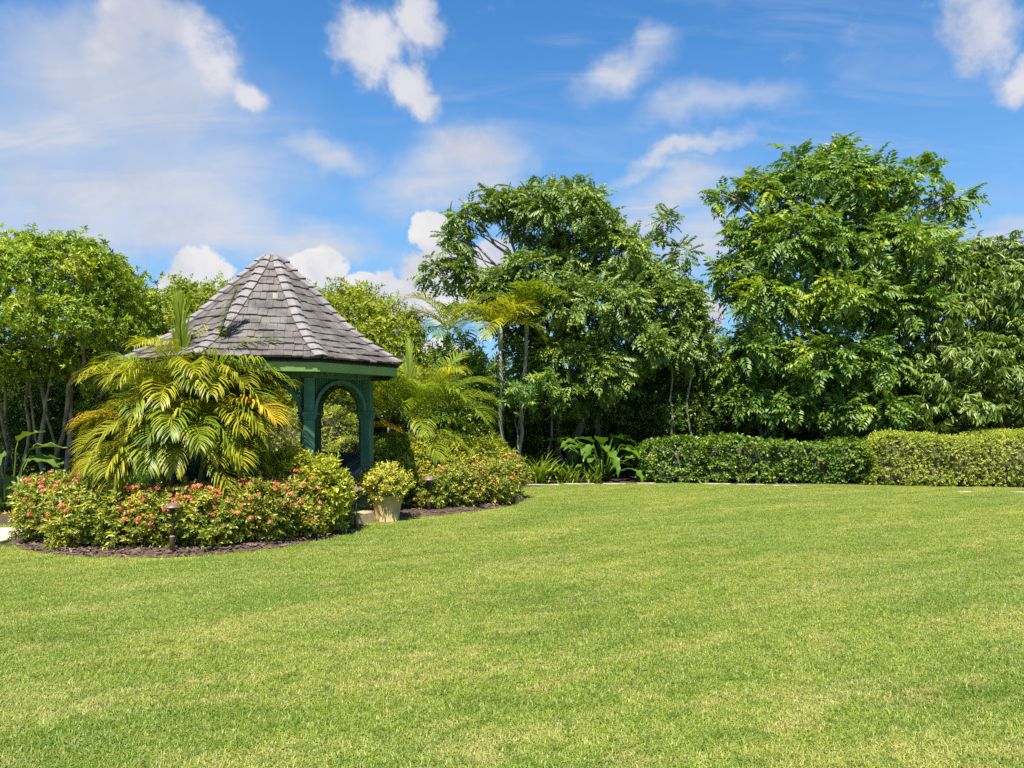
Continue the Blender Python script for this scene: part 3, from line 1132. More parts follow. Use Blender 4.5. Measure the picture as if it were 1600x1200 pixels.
def gazebo_frame():
    # floor, step, soffit
    pts = [corner(k, G_r + .30) for k in range(8)]
    V = [p + np.array((0, 0, z)) for z in (0, FLOOR) for p in pts]
    F = [tuple(range(8))[::-1], tuple(range(8, 16))] + [(k, (k + 1) % 8, 8 + (k + 1) % 8, 8 + k) for k in range(8)]
    bevel(MB().add(V, F).build('floor', M_STEP, gaz), .02)

    def ring(r_out, r_in, z0, z1, name, mat, slope=0.0):
        m = MB()
        V = []
        for r, z in ((r_out, z0), (r_out + slope, z1), (r_in, z1), (r_in, z0)):
            V += [corner(k, r) + np.array((0, 0, z)) for k in range(8)]
        F = []
        for a in range(4):
            b = (a + 1) % 4
            F += [(a * 8 + k, a * 8 + (k + 1) % 8, b * 8 + (k + 1) % 8, b * 8 + k) for k in range(8)]
        return m.add(V, F).build(name, mat, gaz)
    ring(1.975, 1.93, 2.140, 2.262, 'fascia', M_FASCIA)
    ring(1.929, 1.30, 2.205, 2.225, 'soffit', M_SOFFIT)
    ring(G_r + .055, G_r - .055, 2.075, 2.203, 'header_beam', M_GREEN)
    for k in range(8):
        c = corner(k, G_r)
        az = TH0 + math.pi / 4 * k
        post = bevel(MB().box(c + np.array((0, 0, (FLOOR + 1.55) / 2)), (.155, .155, 1.55 - FLOOR), az).build('post', M_GREEN, gaz), .012)
        MB().box(c + np.array((0, 0, 1.835)), (.145, .145, .475), az).build('post_head', M_GREEN, post)
        cp = MB()
        cp.box(c + np.array((0, 0, 1.56)), (.20, .20, .03), az).box(c + np.array((0, 0, 1.595)), (.225, .225, .036), az).box(c + np.array((0, 0, 1.527)), (.18, .18, .03), az)
        cp.build('capital', M_GREEN, post)
        bs = MB()
        bs.box(c + np.array((0, 0, FLOOR + .07)), (.20, .20, .14), az).box(c + np.array((0, 0, FLOOR + .155)), (.18, .18, .03), az)
        bs.build('post_base', M_GREEN, post)
        # the arch to the next post
        a, b = corner(k, G_r), corner(k + 1, G_r)
        ex = unit(b - a)
        ey = np.array((-ex[1], ex[0], 0))
        mid = (a + b) / 2
        hw = np.linalg.norm(b - a) / 2 - .072
        zs, zc = 1.615, 2.06
        n = 20
        ar = MB()
        prev = None
        rings = []
        for i in range(n + 1):
            t = math.pi * i / n
            rows = []
            for dr, dy in ((0, -.06), (.05, -.06), (.05, .06), (0, .06)):
                p = mid + ex * (-(hw - .05 + dr) * math.cos(t)) + ey * dy + np.array((0, 0, zs + (zc - .05 - zs + dr) * math.sin(t)))
                rows.append(p)
            rings.append(rows)
        V = [p for rw in rings for p in rw]
        F = []
        for i in range(n):
            for j in range(4):
                F.append((i * 4 + j, i * 4 + (j + 1) % 4, (i + 1) * 4 + (j + 1) % 4, (i + 1) * 4 + j))
        ar.add(V, F + [(0, 1, 2, 3), (n * 4 + 3, n * 4 + 2, n * 4 + 1, n * 4)])
        ar.build('arch', M_GREEN, gaz)
        # lattice filling the two corners above the arch
        la = MB()
        st = .034

        def zarch(x):
            q = 1 - (x / hw) ** 2
            return zs + (zc - zs) * math.sqrt(max(0, q))
        x = -hw + .012
        while x < hw:
            z0 = zarch(x) - .01
            if 2.075 - z0 > .02:
                la.box(mid + ex * x + np.array((0, 0, (z0 + 2.075) / 2)) - ey * .008, (.014, .008, 2.075 - z0), math.atan2(ex[1], ex[0]))
            x += st
        z = zs + .03
        while z < 2.07:
            q = min(1, (z - zs) / (zc - zs))
            xi = hw * math.sqrt(max(0, 1 - q * q))
            for s_ in (-1, 1):
                if hw - xi > .015:
                    la.box(mid + ex * s_ * (hw + xi) / 2 + np.array((0, 0, z)) + ey * .002, (hw - xi + .02, .008, .014), math.atan2(ex[1], ex[0]))
            z += st
        la.build('lattice', M_GREEN, gaz)
        # built-in seat with a back rail on the far sides
        if k in (4, 5, 6, 7):
            rz = math.atan2(ex[1], ex[0])
            L = 2 * hw
            MB().box(mid + np.array((0, 0, .90)), (L, .07, .07), rz).build('rail', M_SHADE_WOOD, gaz)
            MB().box(mid + np.array((0, 0, .54)), (L, .035, .64), rz).build('seat_back', M_SHADE_WOOD, gaz)
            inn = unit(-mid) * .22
            MB().box(mid + inn + np.array((0, 0, .585)), (L * .82, .40, .05), rz).build('bench_seat', M_SHADE_WOOD, gaz)
            MB().box(mid + inn * 1.6 + np.array((0, 0, .36)), (L * .72, .03, .39), rz).build('bench_front', M_SHADE_WOOD, gaz)


gazebo_frame()

# wicker tub chair inside the gazebo
cc = P(546, 760, 11.15)
cc[2] = FLOOR
ch = thing('wicker_chair', 'brown wicker tub chair inside the gazebo behind the right-hand post', 'chair', tuple(cc))
m = MB()
n = 22
V, F = [], []
for i in range(n + 1):
    t = R(-130 + 260 * i / n) + R(60)
    hgt = .46 + .36 * math.cos((t - R(60)) * .62) ** 2
    for rr_, z in ((.30, .28), (.34, hgt), (.30, hgt + .02), (.26, .30)):
        V.append((rr_ * math.sin(t), rr_ * math.cos(t), z))
for i in range(n):
    for j in range(4):
        F.append((i * 4 + j, i * 4 + (j + 1) % 4, (i + 1) * 4 + (j + 1) % 4, (i + 1) * 4 + j))
m.add(V, F).build('backrest', M_WICKER, ch, True)
MB().lathe([(.27, .30), (.30, .33), (.30, .40), (.24, .42)], n=20).build('seat', M_WICKER, ch, True)
for a in range(4):
    t = a * math.pi / 2 + .7
    MB().tube([(.2 * math.cos(t), .2 * math.sin(t), .30), (.24 * math.cos(t), .24 * math.sin(t), 0)], [.022, .017], 8).build('leg', M_WICKER, ch)


# ------------------------------------------------------------------ trees
PIN_BIG = [pinnate(6, .155, .062, .46, .3), pinnate(7, .140, .056, .52, .4), pinnate(5, .17, .068, .38, .25), pinnate(4, .13, .055, .26, .3)]
PIN_MID = [pinnate(5, .120, .054, .32, .35), pinnate(6, .112, .050, .38, .45), pinnate(4, .13, .060, .27, .3)]
ROS = [rosette(9, .092, .034), rosette(8, .104, .038, (25, 105)), rosette(7, .085, .034, (40, 110))]
HANG = [hanging(8, .21, .042), hanging(7, .24, .045), hanging(6, .19, .04)]
TW_BIG = [twig(9, .10, .045, .20), twig(8, .11, .05, .18), twig(7, .09, .04, .16)]
TW_HEDGE = [twig(6, .080, .052, .06, 75), twig(5, .090, .056, .055, 80)]
TW_HEDGE_S = [twig(7, .036, .020, .05, 65), twig(6, .040, .022, .05, 70)]
TW_IX = [twig(8, .058, .026, .10, 55), twig(7, .064, .028, .09, 60)]
TW_GOLD = [twig(8, .075, .030, .12, 55), twig(7, .082, .034, .11, 60)]

lr = random.Random(31)
tr1 = [(G(x + 0., 776 - lr.uniform(0, 8)), P(x * 1.25 - 8 + lr.uniform(-48, 48), 520 + lr.uniform(-25, 25), 13.1 + lr.uniform(-.3, .4)), lr.uniform(.028, .055)) for x in (-20, 4, 18, 30, 44, 57, 69, 80, 92, 106, 118)]
tree('leafy_tree', 'broad rounded yellow-green tree with many bare grey stems at the left edge', 'tree', G(70, 775),
     lobes_px([(60, 455, 13.2, 110, 82), (-60, 470, 13.0, 110, 95), (135, 470, 13.6, 75, 75), (10, 515, 12.4, 80, 58), (95, 512, 12.8, 80, 52), (165, 525, 13.4, 55, 55), (-90, 560, 12.4, 90, 70), (35, 410, 13.8, 70, 42), (105, 402, 13.8, 60, 38), (-8, 560, 12.2, 30, 50), (185, 575, 13.6, 32, 40), (45, 575, 13.3, 48, 34), (125, 572, 13.5, 42, 42), (-30, 640, 12.6, 30, 40), (165, 640, 14.2, 40, 40)]),
     ROS, M_LEFT, 38, 21, shrink=.10, per=5, spread=.10, droop=-.05, rand=.5, inner=.22, under=.3,
     trunks=tr1, bark=M_BARK_P, limb_r=.026, twigs=110)
tree('leafy_tree', 'smaller rounded green tree between the broad left tree and the gazebo roof', 'tree', G(190, 765),
     lobes_px([(190, 490, 15.0, 62, 62), (165, 535, 14.6, 55, 65), (215, 555, 15.0, 55, 65), (175, 425, 15.4, 30, 30)]),
     ROS, M_LEFT, 38, 22, shrink=.08, per=5, spread=.10, droop=-.05, rand=.5, inner=.22, under=.4,
     trunks=[(G(150, 765), P(160, 545, 14.6), .045), (G(172, 766), P(180, 540, 14.7), .04), (G(205, 765), P(205, 570, 15), .05), (G(135, 768), P(145, 560, 14.3), .035)], bark=M_BARK_P, limb_r=.03, twigs=50)
for k_, (lab_, lb_) in enumerate([('dark leafy shrub in the shade behind the bare left stems', [(60, 680, 15.4, 80, 75), (-20, 670, 15.2, 70, 80), (10, 600, 15.6, 70, 60)]), ('dark leafy shrub in the shade between the left stems and the gazebo', [(150, 670, 15.6, 70, 80), (215, 680, 15.8, 60, 70), (120, 600, 15.8, 60, 60)])]):
    L = lobes_px(lb_)
    b = L[0][0].copy()
    b[2] = 0
    tree('understory_shrub', lab_, 'shrub', b, L, [twig(9, .085, .036, .16), twig(8, .09, .038, .15)], M_UNDER, 46, 48 + k_, per=4, spread=.13, droop=.05, inner=.3, trunk_r=.05, limb_r=.03, group='shrubs below the tall trees', twigs=30, bark=M_BARK_D)
tree('leafy_tree', 'bright yellow-green tree rising just left of the gazebo roof', 'tree', (P(270, 645, 19)[0], 19, 0),
     lobes_px([(265, 515, 19, 50, 45), (230, 545, 18.6, 45, 50), (300, 490, 19.3, 32, 34), (285, 462, 19.3, 18, 18), (335, 505, 19.4, 45, 45), (350, 462, 19.5, 14, 14)]),
     TW_BIG, M_BRIGHT, 44, 23, per=4, spread=.13, droop=.0, inner=.25, trunk_r=.1)
tree('leafy_tree', 'bright yellow-green tree showing above the right slope of the gazebo roof', 'tree', (P(560, 645, 18.5)[0], 18.5, 0),
     lobes_px([(545, 505, 18.5, 55, 48), (600, 530, 18.2, 48, 46), (515, 475, 18.8, 22, 26), (560, 482, 18.8, 30, 22), (625, 570, 18, 40, 45), (570, 585, 18, 60, 60), (500, 600, 18.4, 60, 60)]),
     TW_BIG, M_BRIGHT, 44, 24, per=4, spread=.13, droop=.0, inner=.25, trunk_r=.12)
tree('leafy_tree', 'tall dark green feathery-leaved tree in the middle with an arching left branch', 'tree', (P(905, 645, 19)[0], 19, 0),
     lobes_px([(880, 345, 19, 88, 58), (812, 322, 19, 42, 32, .7), (768, 322, 18.8, 34, 26, .6), (728, 345, 18.8, 34, 34, .6), (715, 382, 18.7, 24, 40, .45), (690, 425, 18.7, 44, 28, .5), (735, 440, 18.8, 34, 28, .5), (775, 455, 18.6, 40, 36, .6),
               (950, 400, 19, 75, 60), (866, 436, 18.6, 72, 55), (1010, 440, 19, 55, 42), (1040, 480, 18.8, 65, 50), (1035, 350, 19.3, 20, 24, .4), (1065, 400, 19.2, 24, 22, .4),
               (920, 480, 18.2, 90, 55), (800, 480, 18.8, 50, 50), (980, 540, 18, 70, 50), (880, 560, 18.2, 75, 50), (1075, 540, 18.4, 45, 55), (945, 585, 17.6, 48, 45), (820, 540, 18.8, 40, 45), (870, 610, 18.2, 60, 40)]),
     PIN_MID, M_MID, 19, 25, per=6, spread=.07, droop=.28, rand=.6, inner=.30, under=.4, star=.9, shrink=.24,
     trunks=[((P(905, 645, 19)[0], 19, 0), P(900, 500, 19), .13), ((P(925, 645, 19)[0], 19.1, 0), P(950, 470, 19), .10), ((P(885, 645, 19)[0], 18.9, 0), P(850, 480, 19), .09)], bark=M_BARK, limb_r=.07, twigs=90)
tree('leafy_tree', 'tallest tree, dense deep green crown of drooping feathery leaves behind the dark hedge', 'tree', (P(1290, 645, 19)[0], 19, 0),
     lobes_px([(1290, 300, 19, 100, 68), (1250, 258, 19.2, 45, 36), (1305, 248, 19.3, 42, 34), (1385, 300, 19, 70, 50), (1440, 272, 19.2, 26, 24, .5), (1500, 312, 19.2, 26, 24, .4), (1468, 320, 19.2, 28, 26, .5),
               (1180, 300, 19, 45, 40, .8), (1130, 312, 19, 28, 46, .5), (1180, 370, 18.8, 62, 50), (1150, 428, 18.8, 48, 36), (1250, 390, 18.2, 85, 65), (1370, 390, 18.3, 90, 65), (1450, 400, 18.8, 60, 60),
               (1200, 470, 18.3, 80, 60), (1310, 470, 17.8, 85, 60), (1410, 480, 18, 70, 60), (1180, 555, 18.2, 65, 55), (1280, 560, 17.8, 75, 55), (1360, 575, 17.8, 65, 60), (1160, 620, 18.4, 50, 45), (1330, 640, 18, 80, 45), (1240, 640, 18.4, 70, 45)]),
     PIN_BIG, M_BIG, 12.5, 26, per=6, spread=.09, droop=.30, rand=.55, inner=.34, under=.4, star=.9, shrink=.40,
     trunks=[((P(1290, 645, 19)[0], 19, 0), P(1290, 450, 19), .16), (G(1207, 745), P(1170, 560, 18.4), .05), (G(1214, 745), P(1200, 540, 18.4), .045), (G(1202, 745), P(1180, 600, 18.4), .035)], bark=M_BARK, limb_r=.08, twigs=100)
tree('leafy_tree', 'drooping slender-leaved tree between the tallest tree and the right edge', 'tree', (P(1470, 645, 18.5)[0], 18.5, 0),
     lobes_px([(1470, 440, 18.8, 55, 55), (1450, 510, 18, 65, 50), (1500, 560, 17.6, 65, 45), (1430, 590, 17.8, 55, 50), (1480, 640, 17.6, 75, 38), (1400, 645, 18, 55, 35), (1520, 480, 18.2, 45, 50)]),
     HANG, M_DROOP, 20, 27, shrink=.15, per=4, spread=.12, droop=.55, rand=.5, inner=.25, trunk_r=.12, limb_r=.05)
tree('leafy_tree', 'drooping slender-leaved tree cut off by the right edge of the picture', 'tree', (P(1580, 645, 18.5)[0], 18.5, 0),
     lobes_px([(1520, 400, 18.8, 38, 36), (1585, 405, 18.6, 48, 42), (1560, 460, 18.3, 60, 50), (1640, 450, 18.5, 60, 70), (1600, 540, 17.8, 55, 55), (1560, 600, 17.6, 50, 50), (1620, 630, 17.6, 65, 50), (1690, 560, 18, 70, 80)]),
     HANG, M_DROOP, 20, 28, shrink=.15, per=4, spread=.12, droop=.55, rand=.5, inner=.25, trunk_r=.12, limb_r=.05)

# understory behind the middle, mostly in shade
und = [('dark leafy shrub under the left side of the middle tree', [(840, 640, 19.4, 55, 60), (800, 660, 19.6, 40, 50)]),
       ('dark leafy shrub under the right side of the middle tree', [(960, 640, 20.0, 70, 65), (1000, 600, 20.2, 50, 60)]),
       ('leafy green shrub between the two big trees', [(1080, 600, 19.4, 55, 70), (1060, 660, 19, 45, 40), (1120, 650, 19, 45, 50)]),
       ('dark leafy shrub behind the dark hedge under the tallest tree', [(1230, 640, 20.4, 90, 60), (1330, 640, 20.4, 80, 60)]),
       ('dark leafy shrub under the drooping trees at the right', [(1450, 620, 20, 90, 80), (1570, 600, 20, 90, 110)]),
       ('glossy green shrub with small leaves behind the right areca palm', [(725, 600, 17.6, 36, 60), (690, 640, 17.4, 45, 60), (735, 655, 17.4, 32, 45)])]
for i, (lab, lb) in enumerate(und):
    L = lobes_px(lb)
    b = L[0][0].copy()
    b[2] = 0
    tree('understory_shrub', lab, 'shrub', b, L, TW_BIG, M_UNDER if i != 5 else M_HEDGE, 42, 40 + i, per=4, spread=.14, droop=.05, inner=.3, trunk_r=.05, limb_r=.03, group='shrubs below the tall trees', twigs=30,
         bark=M_BARK_D)
# bare thin stems in the shade
for i, (px, lean, lab) in enumerate([(1075, 4, 'thin bare stem in the shade left of the tallest tree'), (1052, -2, 'thin bare stem in the shade right of the middle tree'), (862, 2, 'thin bare stem in the shade under the middle tree')]):
    a = np.array((P(px, 645, 18.2)[0], 18.2, 0))
    o = MB().tube(bend((0, 0, -.05), P(px + lean * 2, 560, 18.2) - a, 7, 0, .05, i), np.linspace(.035, .022, 7), 8).build('stem', M_BARK, None, True)
    o.name = 'sapling_trunk'
    o.location = a
    tag(o, lab, 'tree', 'bare stems in the shade')

# far trees that close the view
bg_lobes = [(np.array((0, 0, 1.5)), np.array((1.9, 1.0, 1.5))), (np.array((1.2, .3, 1.2)), np.array((1.5, .9, 1.3))), (np.array((-1.3, .2, 1.1)), np.array((1.4, .9, 1.2)))]
BT = [twig(10, .17, .075, .3), twig(9, .18, .08, .28)]
V, F = foliage(bg_lobes, BT, 22, 60, per=4, spread=.2, droop=.1, inner=.3)
proto_m = mesh_tris('crown', V, F)
trunk_m = MB().tube([(0, 0, -.1), (.05, 0, .8), (0, 0, 1.6)], [.12, .1, .07], 8).mesh('trunk', True)
bgl = ['low dark tree in the far row behind the bright left tree', 'low dark tree in the far row behind the gazebo', 'low dark tree in the far row right of the gazebo', 'low dark tree in the far row behind the slender palms', 'low dark tree in the far row behind the middle tree',
       'low dark tree in the far row between the two big trees', 'low dark tree in the far row behind the tallest tree', 'low dark tree in the far row behind the drooping trees', 'low dark tree in the far row at the right edge', 'low dark tree in the far row behind the broad left tree']
for i, x in enumerate((-10.8, -8.0, -5.0, -1.6, 1.6, 5.4, 9.0, 12.8, 16.4, -13.6)):
    r0 = thing('far_tree', bgl[i], 'tree', (x, (22.5 if x > -9 else 20.0) + random.uniform(-.6, .6), 0), 'far row of low trees')
    r0.rotation_euler.z = random.uniform(-.3, .3) + (math.pi if i % 2 else 0)
    r0.scale = (1, 1, random.uniform(.88, 1.1))
    put('crown', proto_m, M_UNDER, r0)
    put('trunk', trunk_m, M_BARK_D, r0)


# ------------------------------------------------------------------ palms
def frond_mesh(az, elev, length, bendk=1.6, leaf=.30, pairs=34, w=.020, vee=.35, roll=0.0, stalk=.22, seed=0, droopy=.5, petr=.011, bexp=1.35, fold=1.0):
    r = np.random.default_rng(seed)
    n = 26
    ts = np.linspace(0, 1, n)
    el = elev - bendk * ts ** bexp
    dirs = np.c_[np.cos(el) * math.sin(az), np.cos(el) * math.cos(az), np.sin(el)]
    pts = np.r_[[np.zeros(3)], np.cumsum(dirs[:-1] * (length / (n - 1)), 0)]
    ps = []
    # stalk
    m = MB().tube(pts[:n], np.linspace(petr, .003, n), 5, False)
    Vq = np.array(m.v)
    Fq = []
    for f in m.f:
        Fq += [(f[0], f[1], f[2]), (f[0], f[2], f[3])]
    ps.append((Vq, np.array(Fq)))
    side0 = np.array((math.cos(az), -math.sin(az), 0))
    for i in range(pairs):
        t = stalk + (1 - stalk) * (i + .5) / pairs
        k = t * (n - 1)
        i0 = min(n - 2, int(k))
        p = pts[i0] + (pts[i0 + 1] - pts[i0]) * (k - i0)
        tg = dirs[i0]
        up = np.cross(side0, tg)
        cr, sr = math.cos(roll), math.sin(roll)
        sd, uu = side0 * cr + up * sr, up * cr - side0 * sr
        q = (t - stalk) / (1 - stalk)
        L = leaf * (.45 + .75 * math.sin(math.pi * min(1, q * .80 + .16))) * r.uniform(.92, 1.06)
        if q > .9:
            L *= .75
        a = R(62 - 34 * q) * fold + r.normal() * .06
        for s in (-1, 1):
            d = unit(sd * s * math.sin(a) + tg * math.cos(a) + uu * (vee + r.normal() * .07))
            g = np.array((0, 0, -1.0))
            p1 = p + d * L * .5
            d2 = unit(d + g * droopy * (.6 + .5 * r.random()))
            p2 = p1 + d2 * L * .32
            d3 = unit(d2 + g * droopy * .8)
            p3 = p2 + d3 * L * .2
            wv = unit(np.cross(d, uu))
            ww = w * (.8 + .3 * math.sin(math.pi * q))
            V = np.array((p - wv * ww * .3, p + wv * ww * .3, p1 + wv * ww * .5, p1 - wv * ww * .5, p2 + wv * ww * .36, p2 - wv * ww * .36, p3))
            F = np.array(((0, 1, 2), (0, 2, 3), (3, 2, 4), (3, 4, 5), (5, 4, 6)))
            ps.append((V, F))
    V, F = merge(ps)
    return mesh_tris('frond', V, F)


def palm_clump(name, label, loc, stems, fronds, canes=True, group=None):
    """stems: (foot xy, top xyz, radius); fronds: (stem index, azimuth deg, elevation deg, length, bend, material, roll)"""
    root = thing(name, label, 'palm', loc, group)
    for a, b, rr in stems:
        MB().tube(bend((a[0], a[1], -.05), b, 7, 0, .03, int(abs(a[0]) * 100)), np.linspace(rr, rr * .8, 7), 9).build('trunk', M_CANE, root, True)
    for i, (s, az, el, L, bk, mat, roll) in enumerate(fronds):
        sp = roll > 40                                  # a young frond still folded like a spear
        o = put('frond', frond_mesh(R(az), R(el), L, bk, leaf=.35 * min(1.15, L / 1.15), seed=i + 7, roll=0 if sp else R(roll), vee=.1 if sp else random.uniform(.25, .5), droopy=.08 if sp else random.uniform(.45, .95), pairs=int(25 + 11 * L), w=.0175, bexp=1.35, fold=.22 if sp else 1.0), mat, root)
        o.location = stems[s][1]
    return root


# front areca: azimuth 0 = away from the camera, 90 = right, 180 = towards the camera, 270 = left
fb = np.array((P(290, 645, 9.55)[0], 9.55, 0.03))
st = []
for (x, y, tx, ty, tz, rr), dz_ in zip(((0, 0, 0.0, -.05, 1.18, .045), (.16, .1, .26, .05, 1.30, .04), (-.18, .05, -.28, .0, 1.22, .04), (.05, -.15, .12, -.30, .98, .035), (-.1, -.12, -.25, -.28, .92, .035), (.28, -.05, .50, -.12, .95, .03), (-.28, .0, -.58, -.05, .92, .03), (.2, -.2, .36, -.28, .86, .03), (-.2, -.2, -.34, -.26, .82, .03)), (.40, .20, .24, .22, .06, .34, .30, 0, 0)):
    st.append(((x, y), (tx * .9, ty, tz + dz_), rr))
Gn, Yg, Og, Dp = M_FR_G, M_FR_Y, M_FR_O, M_FR_D
pr = random.Random(12)
fr = [(1, 70, 81, 1.35, .25, Gn, 80), (1, 50, 70, 1.25, .35, Gn, 70), (0, 300, 84, 1.15, .2, Gn, 60), (2, 285, 70, 1.45, 1.9, Gn, 6), (5, 118, 58, 1.4, 2.1, Og, 0), (5, 128, 48, 1.25, 1.9, Yg, 0), (6, 246, 56, 1.25, 2.0, Og, 0), (1, 95, 64, 1.6, 1.9, Gn, -5)]
for i in range(18):                                     # the arching crown
    fr.append((pr.choice((0, 0, 1, 2)), i * 20 + pr.uniform(-9, 9), pr.uniform(64, 82), pr.uniform(1.3, 1.6), pr.uniform(1.9, 2.6), pr.choice((Gn, Yg, Yg)), pr.uniform(-8, 8)))
for i in range(20):                                     # the middle of the fountain
    fr.append((pr.choice((0, 1, 2, 3, 4, 5, 6)), i * 16.4 + pr.uniform(-9, 9), pr.uniform(46, 68), pr.uniform(1.15, 1.4), pr.uniform(1.8, 2.5), pr.choice((Gn, Yg, Yg)), pr.uniform(-8, 8)))
for i in range(26):                                     # low fronds that fill the front and the sides down to the flowers
    a_ = pr.uniform(80, 280)
    st_ = pr.choice((3, 4)) if 140 < a_ < 220 else (5 if a_ <= 140 else 6)
    fr.append((st_, a_, pr.uniform(20, 60), pr.uniform(.9, 1.2), pr.uniform(1.7, 2.5), pr.choice((Gn, Yg, Yg, Dp)), pr.uniform(-8, 8)))
fr = [(a, b, c, d * (.84 if 225 < b < 320 else 1.0), e, f, g_) for a, b, c, d, e, f, g_ in fr]
fr += [(1, 96, 70, 1.45, 2.2, Yg, 0), (1, 118, 60, 1.45, 2.3, Gn, 0), (1, 84, 52, 1.4, 2.0, Yg, 0), (5, 100, 56, 1.3, 2.2, Yg, 5), (5, 118, 38, 1.2, 2.0, Gn, 0), (5, 90, 30, 1.2, 1.8, Yg, 0), (5, 140, 56, 1.2, 2.3, Yg, 0), (5, 80, 50, 1.3, 2.1, Gn, 0), (3, 165, 62, 1.3, 2.4, Gn, 0), (3, 145, 45, 1.15, 2.2, Yg, 0),
       (3, 120, 52, 1.2, 2.3, Gn, 0), (0, 172, 58, 1.3, 2.3, Yg, 6), (0, 150, 70, 1.4, 2.3, Gn, 0), (5, 155, 30, 1.0, 2.0, Gn, 0), (1, 104, 78, 1.5, 1.9, Gn, 0), (1, 130, 74, 1.45, 2.3, Yg, 0), (3, 180, 30, .95, 1.9, Gn, 4), (5, 125, 62, 1.25, 2.5, Gn, 0)]
for i in range(20):                                     # the lowest fronds, down into the flowers
    a_ = pr.uniform(95, 265)
    fr.append((7 if a_ < 180 else 8, a_, pr.uniform(32, 66), pr.uniform(1.0, 1.25), pr.uniform(2.0, 2.6), pr.choice((Gn, Yg, Yg)), pr.uniform(-8, 8)))
fr += [(2, 285, 80, 1.65, 1.9, Gn, 0), (1, 75, 82, 1.65, 1.5, Gn, 0), (0, 30, 85, 1.6, 1.2, Yg, 0), (1, 60, 84, 1.75, .3, Gn, 60), (0, 320, 86, 1.5, .25, Gn, 60), (0, 190, 84, 1.55, 1.9, Yg, 0)]
fr = [(a, b, c, d * (.90 if g_ < 40 else 1.0), e, f, g_) for a, b, c, d, e, f, g_ in fr]
palm_clump('areca_palm', 'yellow-green clumping palm with arching golden fronds in front of the gazebo', tuple(fb), st, fr)

# second areca right of the gazebo
fb2 = np.array((P(640, 645, 13.4)[0], 13.4, 0))
st2 = [((0, 0), (.0, 0, 1.3), .05), ((.2, .1), (.34, .05, 1.45), .04), ((-.2, .05), (-.38, .0, 1.35), .04), ((.05, -.15), (.1, -.25, 1.0), .035)]
fr2 = [(0, 350, 85, 1.6, .3, Gn, 50), (0, 60, 72, 1.7, 1.1, Gn, 10), (1, 80, 66, 1.6, 1.7, Gn, 0), (1, 100, 50, 1.5, 1.7, Gn, 0), (1, 120, 40, 1.4, 1.8, Gn, 0), (2, 280, 72, 1.5, 1.2, Gn, 0), (2, 262, 55, 1.3, 1.7, Gn, 0), (2, 240, 45, 1.2, 1.9, Gn, 0),
       (0, 180, 60, 1.3, 1.8, Gn, 20), (0, 160, 40, 1.3, 1.9, Gn, 0), (3, 190, 40, 1.1, 1.9, Gn, 0), (3, 150, 30, 1.2, 1.7, Gn, 0), (3, 110, 40, 1.2, 1.9, Gn, 0), (3, 230, 35, 1.1, 1.7, Gn, 0), (1, 70, 35, 1.5, 1.5, Gn, 0),
       (0, 30, 62, 1.6, 1.2, Gn, 0), (0, 300, 60, 1.6, 1.3, Gn, 0), (1, 40, 74, 1.7, .9, Gn, 0), (2, 300, 40, 1.3, 1.5, Dp, 0), (1, 140, 62, 1.4, 1.9, Gn, 0), (2, 215, 66, 1.5, 1.8, Gn, 0), (0, 210, 76, 1.6, .9, Gn, 30), (3, 90, 62, 1.3, 2.2, Gn, 0), (3, 265, 55, 1.2, 2.1, Og, 0)]
for i in range(14):
    fr2.append((pr.choice((0, 1, 2)), i * 26 + pr.uniform(-10, 10), pr.uniform(55, 82), pr.uniform(1.3, 1.7), pr.uniform(1.1, 1.9), pr.choice((Gn, Gn, Gn, Yg)), pr.uniform(-8, 8)))
palm_clump('areca_palm', 'green clumping palm beside the right-hand gazebo post', tuple(fb2), st2, fr2)


def slender(px, Yd, top_py, label, lean, fl, mats, seed):
    r = random.Random(seed)
    a = np.array((P(px, 645, Yd)[0], Yd, 0.0))
    t = P(px + lean, top_py, Yd) - a
    root = thing('slender_palm', label, 'palm', tuple(a), 'slender palms behind the right flower bed')
    k = np.linspace(0, 1, 10)
    MB().tube(bend((0, 0, -.05), t, 10, 0, .015, seed), np.r_[.07, .055, np.linspace(.048, .042, 8)], 10).build('trunk', M_BARK_P, root, True)
    MB().tube([t - np.array((0, 0, .02)), t + np.array((0, 0, .28)), t + np.array((.01, 0, .55))], [.055, .062, .03], 10).build('crownshaft', M_CANE, root, True)
    for i in range(11):
        az = 360 * i / 11 + r.uniform(-14, 14)
        el = r.choice((68, 50, 38, 24, 55))
        o = put('frond', frond_mesh(R(az), R(el), fl * r.uniform(.85, 1.1), 1.7, leaf=.42, pairs=26, w=.032, vee=.35, seed=seed * 20 + i, stalk=.16, droopy=.45, petr=.014, roll=r.uniform(-.2, .2)), r.choice(mats), root)
        o.location = t + np.array((0, 0, .45))
    return root


slender(782, 16.8, 545, 'slender palm with a yellowish crown and the thickest bare pale trunk', 0, 1.25, [Yg, Yg, Gn], 3)
slender(700, 18.2, 545, 'slender palm leaning out against the white cloud, left of its neighbours', 0, 1.45, [Gn, Yg, Dp], 4)
slender(809, 17.4, 520, 'slender palm with a thin trunk, its crown lost in the middle tree', 14, 1.25, [Gn, Dp, Yg], 5)

# small tree with umbrella-shaped leaf tufts round the thin trunk
L = lobes_px([(803, 610, 16.9, 22, 13, .3), (838, 606, 16.6, 26, 14, .35), (820, 624, 16.5, 28, 15, .35)])
b = np.array((P(816, 645, 16.4)[0], 16.4, 0))
tree('umbrella_tree', 'small tree with one flat tier of shiny leaves between the slender palm trunks', 'tree', b, L, [rosette(9, .17, .05, (45, 100))], M_BIG, 40, 71, per=2, spread=.08, droop=.0, rand=.45, inner=.2, trunk_r=.022, limb_r=.014, twigs=12)


